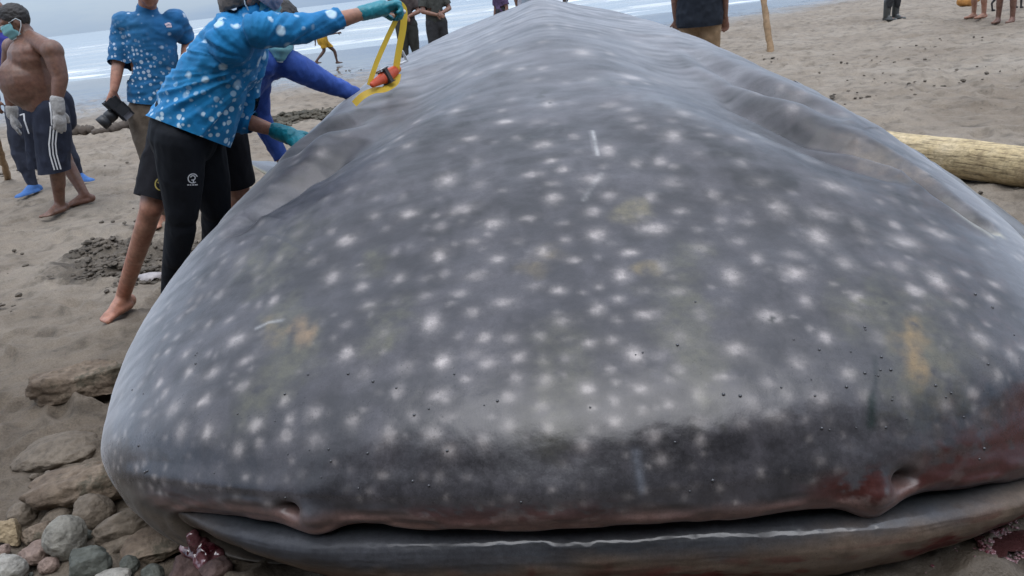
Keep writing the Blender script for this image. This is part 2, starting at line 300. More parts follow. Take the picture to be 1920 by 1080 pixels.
# ---- skin colours (albedo, with sky light painted in on back and flanks)
SPOTS = [(-0.1350,0.4166,0.029,0.80), (-0.2000,0.3971,0.032,0.80), (-0.1000,0.3632,0.027,1.00), (-0.2100,0.3569,0.029,0.90), (-0.3500,0.4034,0.027,0.50), (-0.2850,0.3909,0.026,0.50), (-0.2350,0.3783,0.021,0.50), (-0.1750,0.3406,0.020,0.60), (-0.1375,0.3443,0.023,0.60), (-0.1100,0.3406,0.019,0.30), (-0.2775,0.3399,0.024,0.60), (-0.3700,0.3607,0.026,0.60), (-0.1650,0.3211,0.020,0.60), (-0.1125,0.3230,0.022,0.40), (-0.3225,0.3016,0.030,1.00), (-0.1075,0.2966,0.030,1.00), (-0.1875,0.2765,0.027,1.00), (-0.3050,0.2783,0.024,0.60), (-0.3550,0.2695,0.026,0.80), (-0.3075,0.2519,0.023,0.60), (-0.3975,0.2733,0.020,0.70), (-0.4600,0.2658,0.019,0.70), (-0.4425,0.2519,0.018,0.60), (-0.3650,0.2400,0.025,1.00), (-0.4225,0.2337,0.024,0.90), (-0.1700,0.2563,0.020,0.40), (-0.1325,0.2576,0.026,0.40), (-0.1400,0.2375,0.021,0.60), (-0.1050,0.2312,0.022,0.70), (-0.1000,0.2607,0.023,1.00), (-0.2225,0.2237,0.021,0.80), (-0.2550,0.2369,0.018,0.70), (-0.2500,0.2180,0.017,0.70), (-0.2925,0.2130,0.026,0.80), (-0.2575,0.2017,0.022,0.70), (-0.2250,0.1960,0.021,0.60), (-0.1850,0.2142,0.020,0.60), (-0.1275,0.2167,0.020,0.60), (-0.1525,0.2004,0.022,0.70), (-0.1150,0.1985,0.020,0.80), (-0.3600,0.2073,0.025,1.00), (-0.4075,0.2067,0.023,0.80), (-0.3225,0.1853,0.021,0.80), (-0.2925,0.1929,0.017,0.50), (-0.4850,0.2325,0.020,0.50), (-0.5300,0.2507,0.017,0.50), (-0.5525,0.2098,0.016,0.60), (-0.3750,0.3261,0.021,0.50), (-0.4075,0.2947,0.019,0.60), (-0.4525,0.3029,0.018,0.60), (-0.4225,0.3525,0.022,0.60), (-0.1500,0.2915,0.021,0.50), (-0.1875,0.3047,0.022,0.30), (-0.5150,0.2702,0.017,0.50), (-0.4950,0.2853,0.017,0.50), (-0.4825,0.3016,0.018,0.50), (-0.4375,0.3179,0.018,0.50), (-0.4675,0.3236,0.018,0.50), (-0.4450,0.3443,0.019,0.40), (-0.4275,0.3915,0.022,0.40), (-0.4000,0.3990,0.022,0.40), (-0.0825,0.4129,0.032,0.70), (0.0200,0.3940,0.024,0.70), (0.0925,0.3871,0.024,0.60), (0.1475,0.3695,0.023,0.40), (0.1250,0.3733,0.021,0.60), (-0.0525,0.3915,0.026,1.00), (-0.0250,0.3927,0.022,0.70), (0.0000,0.3833,0.019,0.40), (0.0650,0.3701,0.028,1.00), (0.1025,0.3645,0.020,0.35), (0.0200,0.3676,0.025,1.00), (0.0000,0.3657,0.015,0.60), (-0.0325,0.3689,0.020,0.30), (0.1350,0.3506,0.026,0.40), (-0.0700,0.3733,0.019,0.50), (0.0425,0.3462,0.019,0.80), (0.1000,0.3450,0.024,0.60), (-0.0150,0.3550,0.025,0.90), (-0.0500,0.3525,0.022,0.80), (0.0025,0.3437,0.020,0.70), (0.0650,0.3299,0.022,0.70), (0.1475,0.3311,0.024,0.60), (0.0350,0.3261,0.022,1.00), (0.1225,0.3167,0.027,1.00), (-0.0675,0.3381,0.029,0.40), (-0.0950,0.3431,0.023,0.30), (-0.0075,0.3173,0.017,0.90), (-0.0225,0.3230,0.019,0.40), (0.0175,0.3167,0.015,0.40), (0.0750,0.3066,0.021,0.70), (0.0500,0.3091,0.018,0.30), (-0.0825,0.3217,0.022,0.60), (-0.0475,0.3098,0.026,0.60), (0.0300,0.3041,0.017,0.50), (0.0150,0.2966,0.019,1.00), (-0.0725,0.3035,0.022,0.60), (0.0500,0.2884,0.022,1.00), (-0.0075,0.2890,0.020,0.70), (0.0275,0.2859,0.015,0.40), (0.0900,0.2853,0.024,0.60), (-0.0850,0.2834,0.018,0.35), (-0.0650,0.2802,0.019,0.80), (-0.0450,0.2771,0.021,0.50), (0.0075,0.2670,0.017,0.80), (0.0225,0.2677,0.016,0.60), (-0.0050,0.2733,0.014,0.40), (0.0725,0.2664,0.020,0.60), (-0.0225,0.2771,0.017,0.50), (0.1150,0.2513,0.023,0.90), (0.0375,0.2538,0.021,1.00), (-0.0400,0.2601,0.020,1.00), (-0.0750,0.2645,0.020,0.30), (-0.0625,0.2570,0.019,0.80), (-0.0075,0.2563,0.014,0.50), (-0.0225,0.2563,0.014,0.50), (0.0550,0.2513,0.022,0.30), (0.0200,0.2438,0.014,0.70), (-0.0425,0.2425,0.018,0.70), (-0.0225,0.2400,0.019,0.90), (-0.0100,0.2425,0.014,0.60), (0.0700,0.2381,0.018,0.70), (0.1000,0.2299,0.019,0.70), (0.0025,0.2293,0.018,1.00), (0.0400,0.2262,0.018,0.90), (0.0225,0.2325,0.012,0.40), (-0.0825,0.2450,0.014,0.50), (-0.0500,0.2268,0.019,0.60), (-0.0275,0.2174,0.017,0.70), (0.0200,0.2174,0.016,0.50), (0.0600,0.2098,0.015,0.70), (0.0825,0.2161,0.024,0.60), (0.0050,0.2130,0.010,0.80), (-0.1000,0.2142,0.019,0.50), (-0.0525,0.2023,0.019,0.60), (-0.0250,0.1973,0.020,0.80), (0.0200,0.1979,0.016,0.80), (0.0400,0.2061,0.015,0.50), (0.0825,0.1916,0.016,0.50), (0.0050,0.1922,0.015,0.40), (-0.0750,0.1872,0.018,0.60), (-0.0025,0.1759,0.017,0.60), (0.0475,0.1809,0.018,0.60), (0.0850,0.1715,0.018,0.40), (-0.1050,0.1790,0.018,0.50), (0.1175,0.1847,0.016,0.30), (0.1825,0.3839,0.036,0.70), (0.2275,0.3751,0.033,0.60), (0.2125,0.3500,0.037,0.90), (0.3125,0.3431,0.035,0.90), (0.3675,0.3550,0.030,0.90), (0.2625,0.3456,0.029,0.40), (0.2625,0.3607,0.035,0.40), (0.3100,0.3638,0.024,0.50), (0.1825,0.3318,0.025,0.40), (0.2300,0.3205,0.030,0.50), (0.1775,0.3142,0.026,0.90), (0.2925,0.3154,0.028,0.40), (0.3325,0.2997,0.033,1.00), (0.3000,0.2903,0.029,0.90), (0.2325,0.2871,0.029,1.00), (0.1825,0.2884,0.023,0.60), (0.3525,0.2765,0.027,0.60), (0.1475,0.2771,0.030,0.80), (0.4050,0.2790,0.024,0.70), (0.3675,0.2369,0.028,1.00), (0.3350,0.2614,0.021,0.50), (0.1925,0.2538,0.020,0.80), (0.2225,0.2695,0.025,0.40), (0.2450,0.2494,0.027,0.50), (0.1650,0.2343,0.023,0.70), (0.2100,0.2205,0.018,0.70), (0.4100,0.2174,0.023,0.80), (0.3850,0.1979,0.022,0.80), (0.1375,0.2205,0.019,0.50), (0.1825,0.2023,0.021,0.60), (0.1525,0.2079,0.019,0.40), (0.1250,0.2042,0.021,0.50), (0.2250,0.1979,0.016,0.50), (0.2675,0.1872,0.024,0.50), (0.3175,0.1746,0.024,0.70), (0.3525,0.1815,0.022,0.80), (0.1450,0.1885,0.021,0.50), (0.2500,0.1627,0.014,0.50), (0.3825,0.1520,0.019,0.50), (0.4200,0.2953,0.022,0.70), (0.3750,0.3066,0.022,0.60), (0.0425,0.6266,0.050,0.80), (0.0925,0.5819,0.050,0.90), (0.1350,0.5958,0.040,0.70), (-0.1075,0.6354,0.052,0.50), (-0.0050,0.6008,0.028,0.50), (-0.0025,0.5398,0.032,0.80), (-0.0400,0.5537,0.029,0.30), (-0.1000,0.5480,0.031,1.00), (-0.0450,0.5191,0.032,0.80), (0.0550,0.5266,0.035,0.50), (0.1275,0.5084,0.030,0.90), (-0.0800,0.5009,0.028,0.70), (-0.1525,0.5549,0.030,0.60), (0.0750,0.5027,0.027,0.50), (-0.0100,0.4820,0.027,1.00), (0.0150,0.4895,0.023,0.70), (0.0425,0.4675,0.035,0.90), (0.1075,0.4770,0.032,0.80), (-0.1500,0.5046,0.028,0.70), (-0.0050,0.4606,0.022,0.70), (0.0025,0.4481,0.018,0.90), (-0.0200,0.4455,0.028,0.90), (-0.0050,0.4311,0.021,0.70), (-0.1000,0.4531,0.033,0.90), (-0.0050,0.4135,0.024,1.00), (0.0250,0.4330,0.030,0.70), (0.0350,0.4103,0.024,0.70), (0.0650,0.4481,0.025,0.50), (0.0875,0.4481,0.026,0.80), (0.0700,0.4053,0.024,0.80), (0.1450,0.4763,0.026,0.70), (0.1775,0.4738,0.026,0.60), (0.1250,0.4034,0.026,0.60), (0.1650,0.4393,0.027,0.60), (0.1600,0.5486,0.036,0.50), (0.0650,0.6731,0.046,0.40), (-0.1025,0.6850,0.048,0.30), (0.2050,0.5461,0.036,0.70), (-0.2050,0.5838,0.032,0.60), (-0.1925,0.5530,0.030,0.60), (-0.1675,0.5266,0.029,0.60), (-0.1775,0.4858,0.024,0.70), (0.0925,0.4204,0.030,0.40), (-0.2025,0.6662,0.037,0.50), (0.2050,0.4946,0.034,0.80), (0.2575,0.4122,0.041,0.90), (0.1750,0.4147,0.030,0.40), (0.2625,0.4600,0.029,0.50), (0.3375,0.4927,0.031,0.40)]

P3 = np.stack([SX, SY, SZ], -1).reshape(-1, 3).astype(np.float32)
ux, vy = U_.ravel(), V_.ravel()
n1 = fbm(SX*3.0, SY*2.2, SZ*3.0, 4, seed=31).ravel(); n2 = fbm(SX*16, SY*9, SZ*16, 4, seed=32).ravel(); n3 = fbm(SX*45, SY*45, SZ*45, 3, seed=33).ravel()
streak = fbm(SX*5+1.2*fbm(SX*2, SY*2, 0, 2, seed=35), SY*24+1.6*fbm(SX*1.6, SY*1.6, 0, 2, seed=36), SZ*5, 4, seed=34).ravel()
base = np.array([0.0265, 0.0245, 0.0280])*(1+0.40*n1+0.30*n2+0.18*n3+(0.25+0.95*sstep(0.26, 0.5, vy))*streak)[:, None]
sky_pale = np.clip(1.0*sstep(0.50, 0.78, V_)+0.95*sstep(0.34, 0.62, np.abs(U_)+0.10*n1.reshape(U_.shape))*sstep(0.10, 0.24, V_)+0.25*fbm(SX*1.3, SY*1.6, 0, 3, seed=37), 0, 1.2).ravel()   # back and flanks paler: grazing sky light painted into the colour
base = base*(1-0.72*sky_pale[:, None])+np.array([0.215, 0.212, 0.222])*(1+0.25*n1+0.28*n2+1.1*streak)[:, None]*(0.72*sky_pale[:, None])
blot = np.clip(0.55*sstep(0.02, 0.45, fbm(SX*8.5+3, SY*7, SZ*8.5, 3, seed=38).ravel())+0.35*sstep(0.05, 0.5, fbm(SX*22, SY*14, SZ*22, 3, seed=39).ravel()), 0, 0.8)[:, None]*0.55
base = base*(1-blot)+np.array([0.098, 0.090, 0.100])*blot
# warp used to feather the spots
_rx = 0.80*SX+0.50*SY+0.33*SZ; _ry = -0.55*SX+0.78*SY+0.30*SZ; _rz = 0.9*SZ-0.3*SX
wx = 0.0045*fbm(_rx*38, _ry*38, _rz*38, 2, seed=41).ravel()+0.0028*vnoise(_ry*120, _rx*120, _rz*120, 43).ravel(); wy = 0.0045*fbm(_rx*38+9, _ry*38+4, _rz*38, 2, seed=42).ravel()+0.0028*vnoise(_ry*120+7, _rx*120, _rz*120, 44).ravel()
spot = np.zeros(len(P3), np.float32)
def add_spot(u, v, r, a):
    c = np.array(shark_geo(np.array([u]), np.array([v]))).ravel()
    i = np.searchsorted(_vv, v); dv = 0.06 if v < 0.5 else 0.05
    i0, i1 = np.searchsorted(_vv, v-dv), np.searchsorted(_vv, v+dv)
    j0, j1 = max(0, int((u+1)/2*NU)-45), min(NU, int((u+1)/2*NU)+45)
    idx = (np.arange(i0, i1)[:, None]*NU+np.arange(j0, j1)[None]).ravel()
    q = P3[idx]-c; ang = np.arctan2(q[:, 1], q[:, 0])
    an = 0.78+0.5*((u*97.3+v*31.7) % 1.0); hs = 0.35+0.4*((u*53.1+v*71.9) % 1.0)
    d = np.sqrt(((q[:, 0]+wx[idx])*an)**2+((q[:, 1]+wy[idx])/an)**2+q[:, 2]**2)
    rr = r*1.42
    s = a*0.72*(hs*np.exp(-(d/(0.52*rr))**3)+(1-hs)*np.exp(-(d/(0.85*rr))**2))
    spot[idx] = np.maximum(spot[idx], s)
for s_ in SPOTS: add_spot(s_[0], s_[1], s_[2]*1.0, s_[3])
# faint small spots between them, and spots along flanks and back that the list does not reach
_sp = [(shark_geo(np.array([a[0]]), np.array([a[1]])), a[2]) for a in SPOTS]
_sp = [np.array(p).ravel() for p, r in _sp]; _arr = np.zeros((len(_sp)+1200, 3)); _arr[:len(_sp)] = _sp; _na = len(_sp)
rng = np.random.default_rng(5); cnt = 0
for k in range(5200):
    v = rng.uniform(0.085, 0.97)**1.0; u = rng.uniform(-0.92, 0.92)
    p = np.array(shark_geo(np.array([u]), np.array([v]))).ravel()
    gap = 0.027+0.046*sstep(0.2, 0.7, v)
    if np.min(((_arr[:_na]-p)**2).sum(1)) < gap*gap: continue
    _arr[_na] = p; _na += 1; r = gap*rng.uniform(0.30, 0.55); a = rng.uniform(0.16, 0.52)*(0.80 if v < 0.5 else 1.1)*(1.7 if abs(u) > 0.5 else 1.0)
    add_spot(u, v, r, min(a, 0.6)); cnt += 1
    if cnt > 1150: break
spot *= np.clip(0.90+0.45*n2+0.50*n3, 0.3, 1.4).astype(np.float32)
spot = np.clip(spot, 0, 1)
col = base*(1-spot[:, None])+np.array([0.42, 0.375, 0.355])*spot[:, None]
def stain(px, wd, color, amt, seed, freq=14, sharp=0.0):
    """an irregular smear along a polyline of (u, v)"""
    global col
    d, t = dist_line(uv_pts(px)); d = d.ravel(); k = np.nonzero(d < 2.2*wd)[0]; d = d[k]; q = P3[k].astype(float); nz = fbm(q[:, 0]*freq, q[:, 1]*freq, q[:, 2]*freq, 4, seed=seed)
    m = np.clip(sstep(1.15, 0.0+sharp, d/wd+0.9*nz)*amt*(0.95+0.9*n2[k]+0.9*n3[k]), 0, 1)[:, None]
    col[k] = col[k]*(1-m)+np.array(color)*m
OCH = (0.125, 0.098, 0.055); OLV = (0.080, 0.076, 0.050)
stain([(-0.2700, 0.3205), (-0.2325, 0.3110), (-0.2500, 0.2695), (-0.2875, 0.2381)], 0.10, OLV, 0.55, 51)
stain([(-0.2800, 0.3161), (-0.2675, 0.2922)], 0.045, OCH, 0.65, 52)
stain([(-0.2425, 0.3091), (-0.2300, 0.2966)], 0.045, (0.19, 0.125, 0.070), 0.6, 53)
stain([(-0.3225, 0.4085), (-0.3000, 0.3682), (-0.2675, 0.4305)], 0.11, OLV, 0.38, 54)
stain([(-0.1700, 0.3770), (-0.1625, 0.3575)], 0.06, OLV, 0.45, 55)
stain([(-0.1475, 0.3142), (-0.1450, 0.2915), (-0.1600, 0.2827)], 0.08, OLV, 0.5, 56)
stain([(-0.0225, 0.3418), (-0.0100, 0.3525)], 0.05, OCH, 0.45, 57)
stain([(0.0425, 0.3896), (0.0575, 0.3940)], 0.05, (0.17, 0.145, 0.08), 0.5, 58)
stain([(0.0500, 0.3299), (0.0575, 0.3299)], 0.03, OCH, 0.6, 59)
stain([(0.0775, 0.2972), (0.0775, 0.2589), (0.0825, 0.2318)], 0.10, OLV, 0.45, 60)
stain([(0.0925, 0.3412), (0.0750, 0.3117)], 0.09, OLV, 0.35, 61)
stain([(0.2600, 0.2765), (0.2900, 0.2589), (0.3075, 0.2274), (0.2800, 0.1878)], 0.16, OLV, 0.65, 62)
stain([(0.2825, 0.2595), (0.2775, 0.2356), (0.2775, 0.2155)], 0.045, (0.185, 0.125, 0.055), 0.8, 63, sharp=0.1)
stain([(-0.0125, 0.2733), (-0.0125, 0.2419), (-0.0175, 0.2155)], 0.10, OLV, 0.40, 64)
stain([(0.0550, 0.5700), (0.1400, 0.5122), (0.2500, 0.4776)], 0.10, (0.13, 0.14, 0.15), 0.3, 65, freq=6)
stain([(0.3500, 0.4933), (0.3875, 0.4562)], 0.12, (0.24, 0.19, 0.14), 0.45, 66, freq=9)
PALE_RIM = True
# dark dried streak and pale scratches
def scratch(px, wd, color, amt):
    global col
    d, t = dist_line(uv_pts(px)); d = d.ravel()+0.002*n3*2
    m = np.clip(np.exp(-(d/wd)**2)*amt*(0.6+0.9*n3+0.4), 0, 1)[:, None]; col = col*(1-m)+np.array(color)*m
scratch([(0.2375, 0.2318), (0.2350, 0.2054), (0.2325, 0.1929), (0.2375, 0.1658)], 0.007, (0.012, 0.015, 0.016), 0.9)
scratch([(0.2325, 0.1929), (0.2375, 0.1658)], 0.014, (0.02, 0.03, 0.028), 0.7)
scratch([(0.0325, 0.4946), (0.0325, 0.4789), (0.0325, 0.4625)], 0.0065, (0.48, 0.47, 0.46), 0.55)
scratch([(0.0150, 0.4085), (0.0225, 0.4235), (0.0325, 0.4386)], 0.008, (0.36, 0.35, 0.34), 0.25)
scratch([(-0.2950, 0.3110), (-0.2800, 0.3161), (-0.2625, 0.3161)], 0.006, (0.38, 0.38, 0.38), 0.5)
scratch([(-0.3650, 0.4487), (-0.3050, 0.4279), (-0.2600, 0.4009), (-0.2325, 0.3865)], 0.005, (0.03, 0.03, 0.035), 0.8)
scratch([(-0.3500, 0.4449), (-0.2975, 0.4261), (-0.2525, 0.4009)], 0.004, (0.03, 0.03, 0.035), 0.6)
scratch([(0.4225, 0.4179), (0.4450, 0.3959), (0.4775, 0.3795), (0.5025, 0.3695)], 0.018, (0.36, 0.33, 0.24), 0.8)
scratch([(0.4200, 0.3915), (0.4450, 0.3720), (0.4700, 0.3607)], 0.012, (0.34, 0.32, 0.25), 0.6)
for k in range(6):
    scratch([(0.0350, 0.1633), (0.0375, 0.1432), (0.0400, 0.1199)], 0.004+0.002*k, (0.20, 0.22, 0.26), 0.07)
# dull brown cheeks and under-snout, rosy lip, blood
lipz = (1-sstep(0.055, 0.10, vy+0.012*n2-0.010*n1))
lip_c = np.array([0.215, 0.125, 0.105])*(1+0.4*n2+0.3*n3)[:, None]
edge = sstep(0.52, 0.78, np.abs(ux))*(1-sstep(0.16, 0.30, vy))
low = np.clip(sstep(0.76, 0.92, np.abs(ux)+0.05*n1)*(1-sstep(0.5, 0.7, vy))+0.9*edge*(1-sstep(0.09, 0.16, vy)), 0, 1)
m = (low*0.8)[:, None]; col = col*(1-m)+np.array([0.105, 0.085, 0.066])*(1+0.3*n2)[:, None]*m
m = np.clip(lipz*0.86*(1-sstep(0.60, 0.74, np.abs(ux))), 0, 1)[:, None]; col = col*(1-m)+lip_c*m
def blood(u0, u1, v0, v1, amt, seed, fu=30, fv=70):
    global col
    nz = fbm(ux*fu, vy*fv, 0, 4, seed=seed)+0.45*n2+0.55*n3-0.05
    w_ = sstep(u0-0.03, u0+0.03, ux)*(1-sstep(u1-0.03, u1+0.03, ux))*sstep(v0-0.015, v0+0.015, vy)*(1-sstep(v1-0.015, v1+0.015, vy))
    m = np.clip(sstep(-0.40, 0.05, nz)*w_*amt, 0, 1)[:, None]; col = col*(1-m)+np.array([0.046, 0.0115, 0.0095])*m
m = (np.clip(0.8*sstep(0.24, 0.42, ux+0.06*n1)*(1-sstep(0.11, 0.20, vy+0.03*n2-0.12*(ux-0.4)))+0.3*n3, 0, 0.85)*sstep(0.22, 0.34, ux))[:, None]; col = col*(1-m)+np.array([0.050, 0.022, 0.018])*(1+0.4*n2+0.4*n3)[:, None]*m
blood(0.195, 0.285, 0.070, 0.115, 1.0, 71, 60, 50)
blood(-0.17, 0.02, 0.065, 0.104, 0.6, 72, 110, 110)
blood(0.32, 0.98, 0.055, 0.135, 0.85, 73, 30, 60)
blood(0.30, 0.40, 0.055, 0.10, 1.0, 77, 50, 60)
blood(0.42, 0.98, 0.10, 0.19, 0.85, 74, 18, 40)
blood(-0.05, 0.45, 0.0, 0.07, 0.45, 75, 80, 60)
blood(-0.6, -0.42, 0.05, 0.1, 0.35, 76, 40, 60)
# bits of mud
for (u, v), r in (((-0.0050, 0.5599), 0.030), ((-0.0100, 0.5543), 0.022), ((-0.0550, 0.5631), 0.014), ((-0.0600, 0.6021), 0.014), ((0.4425, 0.4455), 0.03), ((0.4300, 0.4493), 0.02), ((-0.0025, 0.5417), 0.010), ((0.1500, 0.2746), 0.012), ((0.2600, 0.2809), 0.010)):
    c = np.array(shark_geo(np.array([u]), np.array([v]))).ravel(); d = np.linalg.norm(P3-c, axis=1)+0.012*n3
    m = sstep(r, r*0.5, d)[:, None]*0.9; col = col*(1-m)+np.array([0.022, 0.021, 0.019])*m
col = np.clip(col, 0.004, 0.9)
# wetness: sloppy-wet snout front and lip, drier back
wet = np.clip((1-sstep(0.16, 0.30, vy))*0.75+0.45+0.35*n1+0.15*n2, 0, 1)
wet = wet*(1-0.55*sstep(0.45, 0.7, vy))*(0.45+0.55*sstep(0.085, 0.125, vy))

skin = NT('shark_skin'); sv = skin.co('Object')
fine = skin.noise(sv, 260, 3, 0.6); mid = skin.noise(sv, 70, 5, 0.6)
bc = skin.mix(1.0, skin.attr('col'), skin.ramp(fine, [(0.2, 0.78), (0.8, 1.22)]), 'MULTIPLY')
bc = skin.mix(1.0, bc, skin.ramp(mid, [(0.3, 0.84), (0.7, 1.16)]), 'MULTIPLY')
wf = skin.attr('wet', 'Fac')
rg = skin.ramp(wf, [(0.0, 0.52), (1.0, 0.27)])
rg2 = skin.math('ADD', rg, skin.math('MULTIPLY', skin.math('SUBTRACT', mid, 0.5), 0.25))
spk = skin.add('ShaderNodeTexVoronoi'); spk.inputs['Scale'].default_value = 62; skin.l.new(sv, spk.inputs['Vector'])
spm = skin.math('MULTIPLY', skin.ramp(spk.outputs['Distance'], [(0.06, 1.0), (0.16, 0.0)]), skin.ramp(skin.noise(sv, 3.0, 4), [(0.45, 0.0), (0.65, 0.8)]))
bc = skin.mix(spm, bc, (0.03, 0.027, 0.024))
skin.set(Base_Color=bc, Roughness=rg2, Specular_IOR_Level=0.42, Coat_Weight=skin.math('MULTIPLY', wf, 0.30), Coat_Roughness=0.25, Sheen_Weight=skin.attr('sky_sheen', 'Fac'), Sheen_Roughness=0.45, Sheen_Tint=(0.90, 0.94, 1.0))
skin.bump(skin.math('ADD', skin.math('MULTIPLY', fine, 0.5), mid), 0.10, 0.006)

SHARK = empty('whale_shark', (SH_O[0], SH_O[1]+3.0, 0.0)); 
tag(SHARK, 'huge grey whale shark with pale spots lying stranded on the sand', 'whale shark')
bpy.context.view_layer.update()
def shark_part(name, x, y, z, faces, mat, col=None, parent=SHARK):
    wx_, wy_, wz_ = to_world(np.asarray(x).ravel(), np.asarray(y).ravel(), np.asarray(z).ravel())
    vs = np.stack([wx_, wy_, wz_], 1)-np.array(SHARK.location)
    o = mesh_obj(name, vs, faces, mat, parent); 
    if col is not None: set_color(o, col)
    return o
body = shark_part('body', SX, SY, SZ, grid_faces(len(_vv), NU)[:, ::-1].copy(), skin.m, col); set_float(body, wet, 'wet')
set_float(body, np.clip(0.06+0.24*sstep(0.42, 0.62, vy)+0.65*sstep(0.36, 0.60, np.abs(ux))*sstep(0.13, 0.26, vy), 0, 1), 'sky_sheen')      # sheen added to brighten back and flanks like a grazing sky reflection

# ---- lower jaw
ju, jt = np.meshgrid(np.linspace(-1, 1, 420), np.linspace(0, 1, 130))
def jaw_geo(u, t):
    th = u*math.pi/2; z_up = 0.010; T = [0, .10, .18, .28, .40, .54, .70, .85, 1.0]
    r0 = pchip(T, [0.50, 0.16, 0.065, 0.030, 0.018, 0.028, 0.075, 0.17, 0.50], t)   # distance back from the front
    z0 = pchip(T, [0.215, 0.220, 0.216, 0.200, 0.160, 0.100, 0.035, -.01, -.05], t)
    x = (1.105-0.30*sstep(0.22, 0.8, t)-0.5*np.maximum(r0-0.1, 0))*np.sin(th); rr = np.abs(np.sin(th))
    x = np.where(u > 0, x*(1.12+0.10*sstep(0.2, 0.7, t)), x); y = r0+0.255*rr**4.0-0.020
    z = z0+z_up*(1-t)-0.105*(1-np.cos(th)**0.8)*(1-t) - 0.040*x*(1-0.4*t)
    z = z+0.012*np.exp(-((x+0.1)/0.5)**2)*0
    return x, y, z
JX, JY, JZ = jaw_geo(ju, jt)
jn = fbm(JX*14, JY*14, JZ*14, 4, seed=81); jn1 = fbm(JX*4, JY*4, JZ*4, 3, seed=82); jn3 = fbm(JX*50, JY*50, JZ*50, 3, seed=83)
jw = fbm(JX*5, jt*26, 0, 3, seed=86); JY = JY+0.005*jn+0.008*jn1+0.0014*jw; JZ = JZ+0.003*jn1+0.002*jn3+0.002*jn
jc = np.array([0.042, 0.043, 0.049])*(1+0.4*jn+0.3*jn1)[..., None]
m = (1-sstep(0.135, 0.190, JZ+0.022*jn1+0.03*jn-0.02*np.abs(ju)))[..., None]; jc = jc*(1-m)+np.array([0.120, 0.088, 0.066])*(1+0.45*jn)[..., None]*m
edge = sstep(0.55, 0.9, np.abs(ju))[..., None]*0.7; jc = jc*(1-edge)+np.array([0.085, 0.066, 0.052])*edge
bm_ = (sstep(-0.22, 0.20, fbm(JX*9, jt*14, 0, 4, seed=84))*(1-sstep(0.105, 0.170, JZ))*(0.75+0.6*sstep(-0.2, 0.35, ju)))[..., None]
bm_ = np.maximum(bm_, (sstep(0.1, 0.4, fbm(JX*40, jt*5, 0, 3, seed=85))*(1-sstep(0.14, 0.185, JZ))*np.exp(-((JX+0.12)/0.22)**2))[..., None]*0.8)
jc = jc*(1-0.9*bm_)+np.array([0.075, 0.012, 0.010])*0.9*bm_
dk = (1-sstep(0.10, 0.24, jt))[..., None]; jc = jc*(1-dk)+np.array([0.03, 0.035, 0.04])*dk
jaw = shark_part('lower_jaw', JX, JY, JZ, grid_faces(130, 420), skin.m, np.clip(jc, 0.004, 0.9).reshape(-1, 3))
jawm = skin.m.copy(); jawm.name = 'wet_jaw_skin'; jb_ = jawm.node_tree.nodes['Principled BSDF']; jl = jawm.node_tree.links
for ln in list(jb_.inputs['Coat Weight'].links): jl.remove(ln)
ga = jawm.node_tree.nodes.new('ShaderNodeAttribute'); ga.attribute_name = 'gloss'; jl.new(ga.outputs['Fac'], jb_.inputs['Coat Weight']); jb_.inputs['Coat Roughness'].default_value = 0.07; jb_.inputs['Specular IOR Level'].default_value = 0.22
jaw.data.materials.clear(); jaw.data.materials.append(jawm)
set_float(jaw, np.clip(0.95+1.6*jn+0.8*jn3, 0, 1)*sstep(0.11, 0.15, JZ+0.03)*(1-sstep(0.22, 0.42, np.abs(ju-0.06)+0.15*jn1)), 'gloss')
set_float(jaw, np.clip(0.35+0.3*jn-0.4*sstep(0.3, 0.5, jt), -0.4, 1), 'wet')

# ---- pectoral fins, dorsal fins, tail
def fin(name, root_a, root_b, tip, thick, tint=0.15, bend=0.0, seed=1, rim=0.0, n=60, m_=40):
    """blade from root edge a-b to a rounded tip; local coordinates"""
    a, b, tp = (np.array(q, float) for q in (root_a, root_b, tip))
    s, q = np.meshgrid(np.linspace(0, 1, n), np.linspace(0, 2*math.pi, m_))
    ctr = 0.5*(a+b); half = 0.5*(b-a)
    ax = ctr+(tp-ctr)*s[..., None]
    wid = (1-s**1.8)**0.75
    nrm = np.cross(b-a, tp-ctr); nrm /= np.linalg.norm(nrm)
    p = ax+half*(np.cos(q)*wid)[..., None]+nrm*(np.sin(q)*thick*wid*(1-0.6*s)+bend*s*s)[..., None]
    nz = fbm(p[..., 0]*9, p[..., 1]*9, p[..., 2]*9, 3, seed=seed)
    p = p+nrm*(0.012*nz)[..., None]
    c = np.array([tint*0.93, tint, tint*1.12])*(1+0.35*nz)[..., None]
    if rim:
        r = sstep(0.75, 0.97, np.abs(np.cos(q)))[..., None]*rim; c = c*(1-r)+np.array([0.30, 0.27, 0.17])*r
    o = shark_part(name, p[..., 0], p[..., 1], p[..., 2], grid_faces(m_, n), skin.m, c.reshape(-1, 3)); set_float(o, np.full(c.shape[:2], 0.5), 'wet')
    return o

